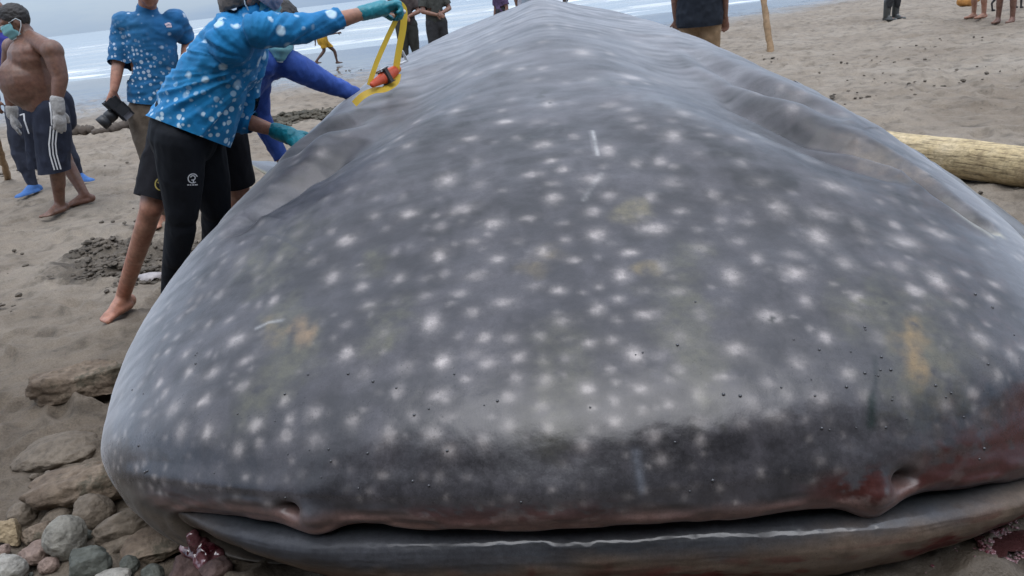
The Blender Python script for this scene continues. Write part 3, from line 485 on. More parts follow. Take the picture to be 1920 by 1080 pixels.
fin('dorsal_fin', (-0.02, 3.75, 1.20), (0.0, 4.75, 1.12), (0.03, 4.75, 1.85), 0.13, 0.12, seed=91)
fin('pectoral_fin', (1.25, 2.1, 0.42), (1.50, 3.6, 0.62), (2.38, 2.3, -0.02), 0.12, 0.17, bend=0.04, seed=92, rim=0.7)
fin('pectoral_fin', (-1.25, 2.7, 0.42), (-1.30, 3.3, 0.40), (-1.68, 2.72, 0.65), 0.05, 0.15, bend=0.0, seed=93, rim=0.9)
fin('second_dorsal_fin', (0.0, 7.0, 0.70), (0.0, 7.5, 0.64), (0.05, 7.7, 0.98), 0.05, 0.12, seed=94)
fin('tail_fin', (0.0, 8.6, 0.42), (0.02, 9.3, 0.30), (0.45, 10.6, 1.1), 0.07, 0.12, seed=95)
fin('tail_fin', (0.0, 8.8, 0.30), (0.02, 9.3, 0.16), (0.6, 9.9, 0.03), 0.06, 0.12, seed=96)
# little droplets and pits beaded over the snout
bm = bmesh.new(); rng = np.random.default_rng(9)
PIM = [(-0.0900, 0.2494), (-0.1150, 0.2211), (-0.1275, 0.2167), (-0.2275, 0.2589), (-0.2550, 0.2419), (-0.3150, 0.2255), (-0.2150, 0.1847), (-0.2175, 0.1690), (-0.2350, 0.1476), (-0.1775, 0.1784), (-0.2625, 0.1778), (-0.2350, 0.1834), (0.2150, 0.2387), (0.2425, 0.2306), (0.2400, 0.2199), (0.2350, 0.2155), (0.1750, 0.2186), (0.3225, 0.1853), (0.3675, 0.1815), (0.1950, 0.1652), (0.2225, 0.1633), (0.2550, 0.1589), (0.3800, 0.1401), (0.1650, 0.2538), (0.1500, 0.2149), (0.2075, 0.2086), (0.3500, 0.1551), (0.0375, 0.2538), (0.0425, 0.2551), (0.0050, 0.2130), (0.0650, 0.1709), (0.2550, 0.1922), (0.2550, 0.1885)]
for k in range(60): PIM.append((rng.uniform(-0.55, 0.75), rng.uniform(0.10, 0.30)))
for u, v in PIM:
    i, j = np.searchsorted(_vv, v), int(round((u+1)/2*(NU-1)))
    p = np.array(to_world(SX[i, j], SY[i, j], SZ[i, j]))-np.array(SHARK.location); r = rng.uniform(0.002, 0.0046)
    bmesh.ops.create_icosphere(bm, subdivisions=1, radius=r, matrix=Matrix.Translation(Vector(p)))
me = bpy.data.meshes.new('droplets'); bm.to_mesh(me); bm.free()
drop = NT('droplet'); drop.set(Base_Color=(0.035, 0.035, 0.04), Roughness=0.08, Specular_IOR_Level=0.9); me.materials.append(drop.m)
me.polygons.foreach_set('use_smooth', [True]*len(me.polygons))
o = link(bpy.data.objects.new('droplets', me), SHARK); o['kind'] = 'stuff'

# ------------------------------------------------------------------ sand
_fr = np.random.default_rng(44); FOOT = []
for k in range(330):
    if k < 150: fx_, fy_ = _fr.uniform(-6.5, -1.4), _fr.uniform(2.4, 12)
    else: fx_, fy_ = _fr.uniform(1.5, 9.5), _fr.uniform(3.6, 15)
    FOOT.append((fx_, fy_, _fr.uniform(0, 3.14), _fr.uniform(0.8, 1.25)))
def ground_h(x, y):
    return ground_b(x, y)+foot_d(x, y)
def foot_d(x, y):
    x = np.asarray(x, float); h = np.zeros_like(x)
    if x.size < 4: return h
    for fx_, fy_, a, s in FOOT:
        m = (np.abs(x-fx_) < 0.32) & (np.abs(y-fy_) < 0.32)
        if not m.any(): continue
        dx, dy = x[m]-fx_, y[m]-fy_; p = (dx*math.cos(a)+dy*math.sin(a))/(0.115*s); q = (-dx*math.sin(a)+dy*math.cos(a))/(0.050*s); r = np.sqrt(p*p+q*q)
        h[m] += -0.034*np.exp(-r**4)+0.015*np.exp(-((r-1.35)/0.35)**2)
    return h
CHURN = [((-2.453, 4.687, 0.000), 0.55, 0.40), ((-2.742, 5.056, 0.000), 0.3, 0.3), ((-2.509, 10.541, 0.000), 1.3, 0.45)]
def ground_b(x, y):
    near = 1-sstep(14, 24, y-0.45*np.maximum(x, 0))
    h = 0.030*fbm(x*0.5, y*0.5, 0, 3, seed=101)
    h = h+near*(0.036*fbm(x*1.7, y*2.6, 0, 4, seed=102)+0.032*fbm(x*4.5, y*7.5, 0, 4, seed=103))
    rd = 1-np.abs(fbm(x*2.2+3, y*4.4, 0, 3, seed=104))*2
    h = h+near*0.012*np.clip(rd, -1, 1)
    # trampled hollows
    ft = fbm(x*3.1, y*3.6, 0, 2, seed=105); h = h-near*0.030*sstep(0.22, 0.50, ft)+near*0.012*sstep(0.10, 0.22, ft)*(1-sstep(0.22, 0.3, ft))
    # fine lumps close by
    h = h+(1-sstep(4, 9, y))*0.010*fbm(x*19, y*19, 0, 3, seed=106)
    h = h*(1-0.9*sstep(15, 23, y-0.45*np.maximum(x, 0)))
    # a shallow wallow pressed by the animal, beach falling gently to the sea
    h = h-sstep(18, 40, y)*0.25
    for c_, ax_, ay_ in CHURN:
        w_ = np.exp(-((x-c_[0])/ax_)**2-((y-c_[1])/ay_)**2); h = h+w_*(0.02+0.075*np.abs(fbm(x*7, y*7, 0, 3, seed=107)))
    return h-0.012
th = np.concatenate([np.linspace(-180, -62, 40, endpoint=False), np.linspace(-62, 62, 760, endpoint=False), np.linspace(62, 180, 41)])
rr = np.concatenate([[0.02, 0.3, 0.6], np.geomspace(0.9, 45, 620), np.geomspace(47, 400, 20)])
TH, RR = np.meshgrid(np.radians(th), rr)
gx = RR*np.sin(TH); gy = RR*np.cos(TH); gz = ground_h(gx, gy)
sand = NT('sand'); sv = sand.co('Object')
geo = sand.add('ShaderNodeNewGeometry'); sep = sand.add('ShaderNodeSeparateXYZ'); sand.l.new(geo.outputs['Position'], sep.inputs[0])
big = sand.noise(sv, 0.55, 5, 0.6); mid = sand.noise(sv, 6.0, 6, 0.65); fin_ = sand.noise(sv, 130, 4, 0.7)
c = sand.ramp(big, [(0.30, (0.178, 0.144, 0.110)), (0.55, (0.236, 0.199, 0.158)), (0.75, (0.288, 0.252, 0.208))])
c = sand.mix(1.0, c, sand.ramp(mid, [(0.28, 0.50), (0.48, 0.98), (0.75, 1.22)]), 'MULTIPLY')
c = sand.mix(1.0, c, sand.ramp(fin_, [(0.3, 0.72), (0.7, 1.22)]), 'MULTIPLY')
dots = sand.add('ShaderNodeTexVoronoi'); dots.inputs['Scale'].default_value = 9.0; sand.l.new(sv, dots.inputs['Vector'])
c = sand.mix(sand.ramp(dots.outputs['Distance'], [(0.05, 0.55), (0.13, 0.0)]), c, (0.07, 0.058, 0.045))
# wet strip towards the sea: darker and shiny
wetm = sand.math('ADD', sep.outputs['Y'], sand.math('MULTIPLY', sand.math('MAXIMUM', sep.outputs['X'], 0.0), -0.75))
wetm = sand.math('ADD', wetm, sand.math('MULTIPLY', sand.noise(sv, 0.35, 4), 5.0))
wr = sand.add('ShaderNodeMapRange', interpolation_type='SMOOTHSTEP'); wr.inputs[1].default_value = 14.6; wr.inputs[2].default_value = 19.5
sand.l.new(wetm, wr.inputs[0])
# soaked patch by the mouth at the near right
dx_ = sand.math('MULTIPLY', sand.math('SUBTRACT', sep.outputs['X'], 1.2), 1.0); dy_ = sand.math('SUBTRACT', sep.outputs['Y'], 1.3)
dd = sand.math('SQRT', sand.math('ADD', sand.math('MULTIPLY', dx_, dx_), sand.math('MULTIPLY', dy_, dy_)))
soak = sand.add('ShaderNodeMapRange', interpolation_type='SMOOTHSTEP'); soak.inputs[1].default_value = 1.1; soak.inputs[2].default_value = 0.3
sand.l.new(sand.math('ADD', dd, sand.math('MULTIPLY', sand.math('SUBTRACT', mid, 0.5), 0.6)), soak.inputs[0])
wet_ = sand.math('MAXIMUM', wr.outputs[0], sand.math('MULTIPLY', soak.outputs[0], 0.45))
c = sand.mix(wet_, c, sand.mix(1.0, c, (0.62, 0.62, 0.62), 'MULTIPLY'))
damp_shade = sand.add('ShaderNodeMapRange', interpolation_type='SMOOTHSTEP'); damp_shade.inputs[1].default_value = 5.5; damp_shade.inputs[2].default_value = 1.6
sand.l.new(sand.math('ADD', sep.outputs['Y'], sand.math('MULTIPLY', sand.math('SUBTRACT', sand.noise(sv, 1.1, 4), 0.5), 3.0)), damp_shade.inputs[0])
chm = None
for c_, ax_, ay_ in CHURN[:3]:
    e1_ = sand.math('DIVIDE', sand.math('SUBTRACT', sep.outputs['X'], c_[0]), ax_); e2_ = sand.math('DIVIDE', sand.math('SUBTRACT', sep.outputs['Y'], c_[1]), ay_)
    q_ = sand.math('ADD', sand.math('MULTIPLY', e1_, e1_), sand.math('MULTIPLY', e2_, e2_)); q_ = sand.math('ADD', q_, sand.math('MULTIPLY', sand.math('SUBTRACT', mid, 0.5), 2.4))
    k_ = sand.add('ShaderNodeMapRange', interpolation_type='SMOOTHSTEP'); k_.inputs[1].default_value = 1.1; k_.inputs[2].default_value = 0.3; sand.l.new(q_, k_.inputs[0])
    chm = k_.outputs[0] if chm is None else sand.math('MAXIMUM', chm, k_.outputs[0])
c = sand.mix(sand.math('MULTIPLY', chm, 0.85), c, sand.mix(1.0, c, (0.38, 0.37, 0.36), 'MULTIPLY'))     # freshly dug wet sand
c = sand.mix(sand.math('MULTIPLY', damp_shade.outputs[0], 0.8), c, sand.mix(1.0, c, (0.50, 0.47, 0.44), 'MULTIPLY'))     # damp sand near the rocks, with shade of bystanders painted in
sand.set(Base_Color=c, Roughness=sand.ramp(wet_, [(0.0, 0.85), (1.0, 0.10)]), Specular_IOR_Level=sand.ramp(wet_, [(0.0, 0.3), (1.0, 0.6)]))
sand.bump(sand.mix(wet_, sand.math('ADD', mid, sand.math('MULTIPLY', fin_, 0.35)), 0.0), 0.85, 0.025)
g = mesh_obj('beach_sand', np.stack([gx.ravel(), gy.ravel(), gz.ravel()], 1), grid_faces(len(rr), len(th))[:, ::-1].copy(), sand.m)
g['kind'] = 'structure'

# ------------------------------------------------------------------ sea
sxs = np.concatenate([-np.geomspace(4000, 62, 50), np.linspace(-60, 60, 420), np.geomspace(62, 4000, 50)])
sys_ = np.concatenate([np.linspace(26, 90, 520), np.geomspace(91, 7000, 150)])
WX, WY = np.meshgrid(sxs, sys_)
wob = 1.6*fbm(WX*0.05, WY*0.03, 0, 3, seed=201)
ph = WY+wob
amp = 0.03+0.10*sstep(28, 45, WY)
wave = np.zeros_like(WY); foam = np.zeros_like(WY)
for k, (yc, hgt, wd) in enumerate([(29.5, .05, .8), (34, .14, 1.3), (39.5, .18, 1.4), (46, .24, 1.7), (54, .26, 1.9), (63, .30, 2.1), (75, .30, 2.4), (90, .3, 3), (110, .3, 4), (140, .3, 5)]):
    a = 0.55+0.6*fbm(WX*0.06+k*9, WY*0.0+k, 0, 2, seed=210+k)
    q = (ph-yc)/wd
    wave += hgt*np.clip(a, 0.1, 1.2)*np.where(q < 0, np.exp(-(q*2.2)**2), np.exp(-(q*1.0)**2))
    foam += np.exp(-((q+0.55)/0.55)**2)*sstep(0.42, 0.85, a)+0.75*np.where(q < -0.4, np.exp(-((q+0.4)/2.2)**2), 0)*sstep(0.40, 0.8, a)
wave += 0.02*fbm(WX*0.8, WY*1.5, 0, 3, seed=230)*sstep(27, 32, WY)
WZ = -0.115+wave*sstep(26.5, 32, WY)
foam = np.clip(0.46*foam*(0.65+0.8*fbm(WX*0.9, WY*2.0, 0, 4, seed=231)), 0, 1)
foam = np.maximum(foam, sstep(-0.05, 0.45, fbm(WX*0.25, WY*0.9, 0, 4, seed=232))*(1-sstep(30, 38, WY))*0.7)
sea_m = NT('sea_water'); fv = sea_m.co('Object', (0.6, 1.8, 1)); fa = sea_m.attr('foam', 'Fac')
fn = sea_m.noise(fv, 2.2, 6, 0.7)
ff = sea_m.ramp(sea_m.math('MULTIPLY', fa, sea_m.math('ADD', fn, 0.5)), [(0.25, 0.0), (0.75, 0.9)])
sea_m.set(Base_Color=sea_m.mix(ff, (0.34, 0.37, 0.375), (0.66, 0.69, 0.71)), Roughness=sea_m.ramp(ff, [(0, 0.16), (1, 0.7)]), Specular_IOR_Level=0.5)
sea_m.bump(sea_m.noise(fv, 3.0, 5, 0.6), 0.35, 0.05)
sea = mesh_obj('sea_water', np.stack([WX.ravel(), WY.ravel(), WZ.ravel()], 1), grid_faces(len(sys_), len(sxs)), sea_m.m)
set_float(sea, foam, 'foam'); sea['kind'] = 'structure'

# ------------------------------------------------------------------ unseen leafy screen behind the camera, added to darken the snout and its reflection
screen_mat = simple_mat('screen_foliage', (0.05, 0.075, 0.03), 0.8, 0.5, 0.8)
rng = np.random.default_rng(77); BV = []; BF = []
for k in range(11000):
    a = rng.uniform(-1.25, 1.25); d = rng.uniform(5.5, 8.0); hmax = 9.6+1.6*math.sin(a*5)+rng.uniform(-0.6, 0.9)
    z = rng.uniform(0, 1)**0.8*hmax; p = np.array([d*math.sin(a), -d*math.cos(a)-z*0.25, z])
    e1 = rng.normal(size=3); e1 /= np.linalg.norm(e1); e2 = np.cross(e1, rng.normal(size=3)); e2 /= np.linalg.norm(e2)
    s1, s2 = rng.uniform(0.25, 0.6), rng.uniform(0.15, 0.35); i = len(BV)
    BV += [p-e1*s1, p-e2*s2, p+e1*s1, p+e2*s2]; BF.append((i, i+1, i+2, i+3))
light_screen = mesh_obj('unseen_light_screen', BV, np.array(BF), screen_mat, smooth=False); light_screen['kind'] = 'stuff'

# ------------------------------------------------------------------ people: one continuous remeshed body each, clothes as children
V = Vector
def ring_solid(stations, n=16):
    """closed tube through (centre, axis1*r1, axis2*r2) stations"""
    vs = []; fs = []
    for c, a, b in stations:
        for k in range(n):
            t = 2*math.pi*k/n; vs.append(c+a*math.cos(t)+b*math.sin(t))
    m = len(stations)
    for i in range(m-1):
        for k in range(n): fs.append((i*n+k, i*n+(k+1) % n, (i+1)*n+(k+1) % n, (i+1)*n+k))
    fs.append(tuple(range(n-1, -1, -1))); fs.append(tuple((m-1)*n+k for k in range(n)))
    return vs, fs
def cap(a, b, ra, rb, flat=None, f=1.0, bulge=0.0, n=16):
    """tapered limb segment with round ends; flat = direction in which the section is scaled by f"""
    a, b = V(a), V(b); ax = b-a; L = max(ax.length, 1e-5); ax = ax/L
    e1 = (V(flat)-ax*ax.dot(V(flat))) if flat is not None else ax.orthogonal()
    if e1.length < 1e-4: e1 = ax.orthogonal()
    e1.normalize(); e2 = ax.cross(e1); st = []
    for k in range(5):
        t = (k/4.0)*math.pi/2+0.05 if k == 0 else (k/4.0)*math.pi/2
        r = ra*math.sin(t); st.append((a-ax*ra*math.cos(t), e1*r*f, e2*r))
    for k in range(1, 8):
        t = k/8.0; r = ra+(rb-ra)*t+bulge*math.sin(math.pi*t)*max(ra, rb); st.append((a+ax*L*t, e1*r*f, e2*r))
    for k in range(5):
        t = math.pi/2*(1-k/4.0)
        if k == 4: t = 0.05
        r = rb*math.sin(t); st.append((b+ax*rb*math.cos(t), e1*r*f, e2*r))
    return ring_solid(st, n)
def ell(c, x, y, z, n=18, m=12):
    """ellipsoid from centre and three half-axis vectors"""
    c, x, y, z = V(c), V(x), V(y), V(z); st = []
    for k in range(m+1):
        t = math.pi*min(max(k/m, 0.02), 0.98)
        st.append((c-z*math.cos(t), x*math.sin(t), y*math.sin(t)))
    return ring_solid(st, n)
def frame(fwd, upv=(0, 0, 1)):
    f_ = V(fwd).normalized(); s = f_.cross(V(upv))
    s = s.normalized() if s.length > 1e-4 else f_.orthogonal().normalized()
    return f_, s, s.cross(f_)                   # forward, right, up
def solid(name, pieces, voxel, mat, parent, smooth=4, disp=None, cuts=(), clip_in=None):
    """union of pieces, remeshed into one continuous skin"""
    vs = []; fs = []
    for pv, pf in pieces:
        o = len(vs); vs += pv; fs += [tuple(i+o for i in f_) for f_ in pf]
    org = V(parent.location)
    me = bpy.data.meshes.new(name); me.from_pydata([tuple(V(p)-org) for p in vs], [], fs)
    bm = bmesh.new(); bm.from_mesh(me); bmesh.ops.recalc_face_normals(bm, faces=bm.faces); bm.to_mesh(me); bm.free()
    t = bpy.data.objects.new('tmp', me); COL.objects.link(t)
    r = t.modifiers.new('r', 'REMESH'); r.mode = 'VOXEL'; r.voxel_size = voxel; r.use_smooth_shade = True
    s = t.modifiers.new('s', 'SMOOTH'); s.factor = 0.5; s.iterations = smooth
    dg = bpy.context.evaluated_depsgraph_get(); out = bpy.data.meshes.new_from_object(t.evaluated_get(dg))
    bpy.data.objects.remove(t); bpy.data.meshes.remove(me)
    out.name = name
    n = len(out.vertices); co = np.empty(n*3, np.float32); no = np.empty(n*3, np.float32)
    out.vertices.foreach_get('co', co); out.vertex_normals.foreach_get('vector', no); co = co.reshape(-1, 3); no = no.reshape(-1, 3)
    if disp is not None:
        co = co+no*disp(co+np.array(org), no)[:, None]; out.vertices.foreach_set('co', co.astype(np.float32).ravel())
    if cuts:
        bm = bmesh.new(); bm.from_mesh(out)
        for cut in cuts:
            pc = V(cut[0])-org; rad = cut[2] if len(cut) > 2 else 9.0
            fc = [f_ for f_ in bm.faces if all((v.co-pc).length < rad for v in f_.verts)]
            gm = list({v for f_ in fc for v in f_.verts})+list({e for f_ in fc for e in f_.edges})+fc
            if fc: bmesh.ops.bisect_plane(bm, geom=gm, plane_co=pc, plane_no=V(cut[1]), clear_outer=True)
        bm.to_mesh(out); bm.free()
    out.materials.clear(); out.materials.append(mat)
    out.polygons.foreach_set('use_smooth', [True]*len(out.polygons)); out.update()
    return link(bpy.data.objects.new(name, out), parent)
def head_pieces(c, face, upv=(0, 0, 1), s=1.0, nose=True):
    f_, r, u = frame(face, upv); c = V(c); P = []
    P.append(ell(c+f_*0.0*s+u*0.025*s, r*0.076*s, f_*0.098*s, u*0.092*s))            # skull
    P.append(ell(c+f_*0.030*s-u*0.045*s, r*0.062*s, f_*0.066*s, u*0.075*s))           # face and jaw
    P.append(ell(c+f_*0.068*s-u*0.095*s, r*0.026*s, f_*0.022*s, u*0.020*s))           # chin
    P.append(cap(c+f_*0.090*s+u*0.008*s, c+f_*0.108*s-u*0.035*s, 0.010*s, 0.017*s))   # nose
    P.append(cap(c+f_*0.084*s+u*0.022*s-r*0.04*s, c+f_*0.084*s+u*0.022*s+r*0.04*s, 0.014*s, 0.014*s))   # brow
    P.append(cap(c+f_*0.084*s-u*0.062*s-r*0.016*s, c+f_*0.084*s-u*0.062*s+r*0.016*s, 0.011*s, 0.011*s)) # lips
    for k in (-1, 1): P.append(ell(c-f_*0.005*s-u*0.020*s+r*k*0.077*s, r*0.010*s, f_*0.020*s, u*0.033*s))  # ears
    return P
def hand_pieces(w, d, palm, s=1.0, curl=0.4, thumb=1, spread=0.12, extra=0.0):
    """w wrist, d pointing direction, palm = direction the palm faces; thumb = +1/-1 side"""
    d = V(d).normalized(); pn = V(palm); pn = (pn-d*d.dot(pn)).normalized(); side = d.cross(pn)*thumb; w = V(w)
    P = [cap(w, w+d*0.075*s, (0.030+extra)*s, (0.040+extra)*s, pn, 0.52)]
    base = w+d*0.085*s
    for k, (off, L) in enumerate(((0.030, 0.072), (0.010, 0.080), (-0.010, 0.074), (-0.029, 0.058))):
        p = base+side*off*s-d*abs(off)*0.25*s; dirn = (d+side*(off*spread*30)).normalized(); ang = 0.0
        for j, (seg, rad) in enumerate(((0.44, 0.0098), (0.32, 0.0090), (0.24, 0.0080))):
            ang += curl*(0.9 if j == 0 else 1.1)
            dd = (dirn*math.cos(ang)+pn*math.sin(ang)).normalized(); q = p+dd*L*seg*s
            P.append(cap(p, q, (rad+extra*0.5)*s, (rad-0.0008+extra*0.5)*s, n=10)); p = q
    p = w+d*0.025*s+side*0.026*s; a1 = (d*0.65+side*0.75+pn*0.25).normalized(); q = p+a1*0.045*s
    P.append(cap(p, q, (0.0145+extra*0.5)*s, (0.0115+extra*0.5)*s, n=10))
    a2 = (d*0.85+side*0.25+pn*(0.2+0.6*curl)).normalized(); P.append(cap(q, q+a2*0.034*s, (0.0112+extra*0.5)*s, (0.0095+extra*0.5)*s, n=10))
    return P
def foot_pieces(ank, d, s=1.0, toes=True, side=1):
    """ankle joint 0.075 above the ground, d = horizontal toe direction"""
    a = V(ank); d = V((d[0], d[1], 0)).normalized(); r = d.cross(V((0, 0, 1))); g = V((a.x, a.y, a.z-0.07*s)); P = []
    P.append(ell(g-d*0.035*s+V((0, 0, 0.032*s)), r*0.032*s, d*0.040*s, V((0, 0, 0.036*s))))
    P.append(cap(a-V((0, 0, 0.01*s)), g+d*0.10*s+V((0, 0, 0.028*s)), 0.038*s, 0.026*s, r, 1.0))
    P.append(cap(g+d*0.0*s+V((0, 0, 0.022*s)), g+d*0.125*s+V((0, 0, 0.020*s)), 0.030*s, 0.024*s, r, 1.55))
    if toes:
        for k, off in enumerate((0.030, 0.011, -0.006, -0.021, -0.034)):
            L = (0.195, 0.192, 0.183, 0.172, 0.158)[k]; ra = (0.0145, 0.0105, 0.0100, 0.0095, 0.0092)[k]
            P.append(cap(g+d*0.12*s+r*off*side*0.95*s+V((0, 0, 0.018*s)), g+d*(L-0.012)*s+r*off*side*1.12*s+V((0, 0, 0.012*s)), ra*s, ra*s, n=10))
    else: P.append(cap(g+d*0.10*s+V((0, 0, 0.022*s)), g+d*0.17*s+V((0, 0, 0.018*s)), 0.026*s, 0.022*s, r, 1.5))
    return P
def leg_pieces(h, k, a, s=1.0, fat=1.0):
    h, k, a = V(h), V(k), V(a); sh = (a-k); back = None
    P = [cap(h, k, 0.088*s*fat, 0.058*s*fat, bulge=0.06), cap(k, a, 0.054*s*fat, 0.037*s)]
    ax = sh.normalized(); bend = (h-k).normalized()+ax*-1.0
    bv = V((0, 0, 0)) if bend.length < 1e-3 else (bend-ax*ax.dot(bend))
    c = k+sh*0.30
    off = bv.normalized()*-0.012*s if bv.length > 1e-3 else V((0, 0, 0))
    P.append(cap(k+sh*0.14+off, k+sh*0.50+off, 0.052*s*fat, 0.046*s*fat))
    return P
def arm_pieces(sh, e, w, s=1.0, fat=1.0):
    return [cap(sh, e, 0.052*s*fat, 0.041*s*fat, bulge=0.05), cap(e, w, 0.041*s*fat, 0.027*s*fat, bulge=0.07)]
def torso_pieces(neck, pelv, lat, s=1.0, fat=1.0, chest=0.165, waist=0.135, hip=0.155, depth=0.66):
    neck, pelv, lat = V(neck), V(pelv), V(lat).normalized(); ax = neck-pelv; P = []
    cst = pelv+ax*0.70; wst = pelv+ax*0.33
    def sec(a, b, ra, rb): return cap(a, b, ra*s*depth*fat, rb*s*depth*fat, lat, 1/depth)
    P += [sec(cst, pelv+ax*0.62, chest, chest*0.98), sec(pelv+ax*0.62, wst, chest*0.95, waist), sec(wst, pelv, waist, hip)]
    P.append(cap(cst-lat*0.13*s+ax*0.10, cst+lat*0.13*s+ax*0.10, 0.062*s*fat, 0.062*s*fat))
    P.append(cap(pelv+ax*0.82, neck+ax*0.12, 0.062*s, 0.052*s))
    return P
def folds(amp, freq, seed, org=None, axis=None, spread=6.0):
    """cloth creases: bands of noise, optionally fanned about a point"""
    def f_(co, no):
        x, y, z = co[:, 0], co[:, 1], co[:, 2]
        if org is not None:
            dx, dz = x-org[0], z-org[2]; ang = np.arctan2(dz, dx); r = np.hypot(dx, dz)
            q = vnoise(ang*spread, r*2.0, 0, seed); q2 = vnoise(ang*spread*2.1+5, r*3.0, 0, seed+3)
            h = (1-np.abs(q)*2)*0.6+(1-np.abs(q2)*2)*0.4
            return amp*h*sstep(0.02, 0.2, r)*(0.55+0.45*vnoise(x*6, y*6, z*6, seed+9))
        n = fbm(x*freq[0], y*freq[1], z*freq[2], 3, seed=seed)
        return amp*(1-2.4*np.abs(n))
    return f_
def skin_mat(name, c, rough=0.5): 
    t = NT(name); v = t.co('Object'); n = t.noise(v, 9, 4); n2 = t.noise(v, 40, 3)
    a = t.mix(t.ramp(n, [(0.35, 0.0), (0.7, 0.6)]), tuple(c), (c[0]*0.95, c[1]*0.68, c[2]*0.62))
    a = t.mix(1.0, a, t.ramp(n2, [(0.3, 0.74), (0.7, 1.20)]), 'MULTIPLY')
    t.set(Base_Color=a, Roughness=t.ramp(n, [(0.3, rough-0.12), (0.7, rough+0.08)]), Specular_IOR_Level=0.5, Subsurface_Weight=0.08, Subsurface_Radius=(0.02, 0.008, 0.004), Subsurface_Scale=0.5)
    t.bump(t.noise(v, 130, 3), 0.12, 0.004); return t.m
def cloth_mat(name, c, var=0.25, rough=0.8, bump=0.25, scale=14):
    t = NT(name); v = t.co('Object'); n = t.noise(v, scale, 5, 0.6); w = t.noise(v, 180, 3)
    a = t.mix(1.0, tuple(c), t.ramp(n, [(0.25, 1-var), (0.75, 1+var)]), 'MULTIPLY'); a = t.mix(1.0, a, t.ramp(w, [(0.3, 0.88), (0.7, 1.12)]), 'MULTIPLY')
    t.set(Base_Color=a, Roughness=rough, Specular_IOR_Level=0.22); t.bump(t.mix(0.3, n, w), bump, 0.01); return t.m
def dotted_mat(name, c, dot, s1, s2, org, axis, l0, l1, r1=0.30, r2=0.34):
    """blue cloth printed with pale dots: big and sparse at one end, small and crowded at the other"""
    t = NT(name); v = t.co('Object'); n = t.noise(v, 7, 4)
    base = t.mix(1.0, tuple(c), t.ramp(n, [(0.25, 0.70), (0.75, 1.25)]), 'MULTIPLY')
    base = t.mix(t.ramp(t.noise(v, 2.5, 3), [(0.4, 0.0), (0.7, 0.35)]), base, (c[0]+0.005, c[1]*1.35, c[2]*0.95))
    def dots(sc, rad, seed):
        vo = t.add('ShaderNodeTexVoronoi'); vo.inputs['Scale'].default_value = sc; vo.inputs['Randomness'].default_value = 0.72; t.l.new(v, vo.inputs['Vector'])
        sepc = t.add('ShaderNodeSeparateColor'); t.l.new(vo.outputs['Color'], sepc.inputs[0])
        th = t.math('MULTIPLY', t.math('ADD', t.math('MULTIPLY', sepc.outputs[0], 0.7), 0.55), rad)
        d = t.math('SUBTRACT', th, vo.outputs['Distance'])
        return t.ramp(t.math('MULTIPLY', d, 9.0), [(0.0, 0.0), (1.0, 1.0)])
    A, B = dots(s1, r1, 0), dots(s2, r2, 1)
    vm = t.add('ShaderNodeVectorMath', operation='SUBTRACT'); t.l.new(v, vm.inputs[0]); vm.inputs[1].default_value = org
    vd = t.add('ShaderNodeVectorMath', operation='DOT_PRODUCT'); t.l.new(vm.outputs[0], vd.inputs[0]); vd.inputs[1].default_value = axis
    mr = t.add('ShaderNodeMapRange', interpolation_type='SMOOTHSTEP'); mr.inputs[1].default_value = l0; mr.inputs[2].default_value = l1
    t.l.new(t.math('ADD', vd.outputs['Value'], t.math('MULTIPLY', t.math('SUBTRACT', t.noise(v, 4, 2), 0.5), 0.25)), mr.inputs[0])
    dm = t.mix(mr.outputs[0], A, B)
    wv = t.noise(v, 200, 3)
    t.set(Base_Color=t.mix(t.math('MULTIPLY', dm, 0.92), base, tuple(dot)), Roughness=0.75, Specular_IOR_Level=0.3, Sheen_Weight=0.08)
    t.bump(t.mix(0.3, n, wv), 0.3, 0.01); return t.m
from mathutils.bvhtree import BVHTree
def decal(name, on, lines, width, mat, parent, n=14, view=None, lift=0.003, closed=False):
    """printed strip(s): polylines of points laid on the surface of 'on', width in metres"""
    org = V(parent.location); me0 = on.data
    tree = BVHTree.FromPolygons([v.co[:] for v in me0.vertices], [p.vertices[:] for p in me0.polygons])
    vs = []; fs = []; cam_ = V((0, 0, CAM_H))
    for ln in lines:
        pts = [V(p) for p in ln]
        if closed: pts = pts+[pts[0]]
        k = np.linspace(0, len(pts)-1, n); rs = []
        for t in k:
            i = min(int(t), len(pts)-2); p = pts[i].lerp(pts[i+1], t-i); rs.append(p)
        o = len(vs)
        for i, p in enumerate(rs):
            tg = (rs[min(i+1, n-1)]-rs[max(i-1, 0)]); dv = V(view) if view else (p-cam_)
            sd_ = tg.cross(dv).normalized()
            for sg in (-0.5, 0.5):
                q = p+sd_*sg*width-org; d = dv.normalized()
                hit = tree.ray_cast(q-d*1.2, d)
                c = (hit[0]+hit[1]*lift) if hit[0] is not None else q
                if hit[0] is not None and hit[1].dot(d) > 0: c = hit[0]-hit[1]*lift
                vs.append(c)
        for i in range(n-1): fs.append((o+2*i, o+2*i+1, o+2*i+3, o+2*i+2))
    return mesh_obj(name, [tuple(v) for v in vs], fs, mat, parent)
def person(label, loc, group=None):
    return tag(empty('person', loc), label, 'person', group)

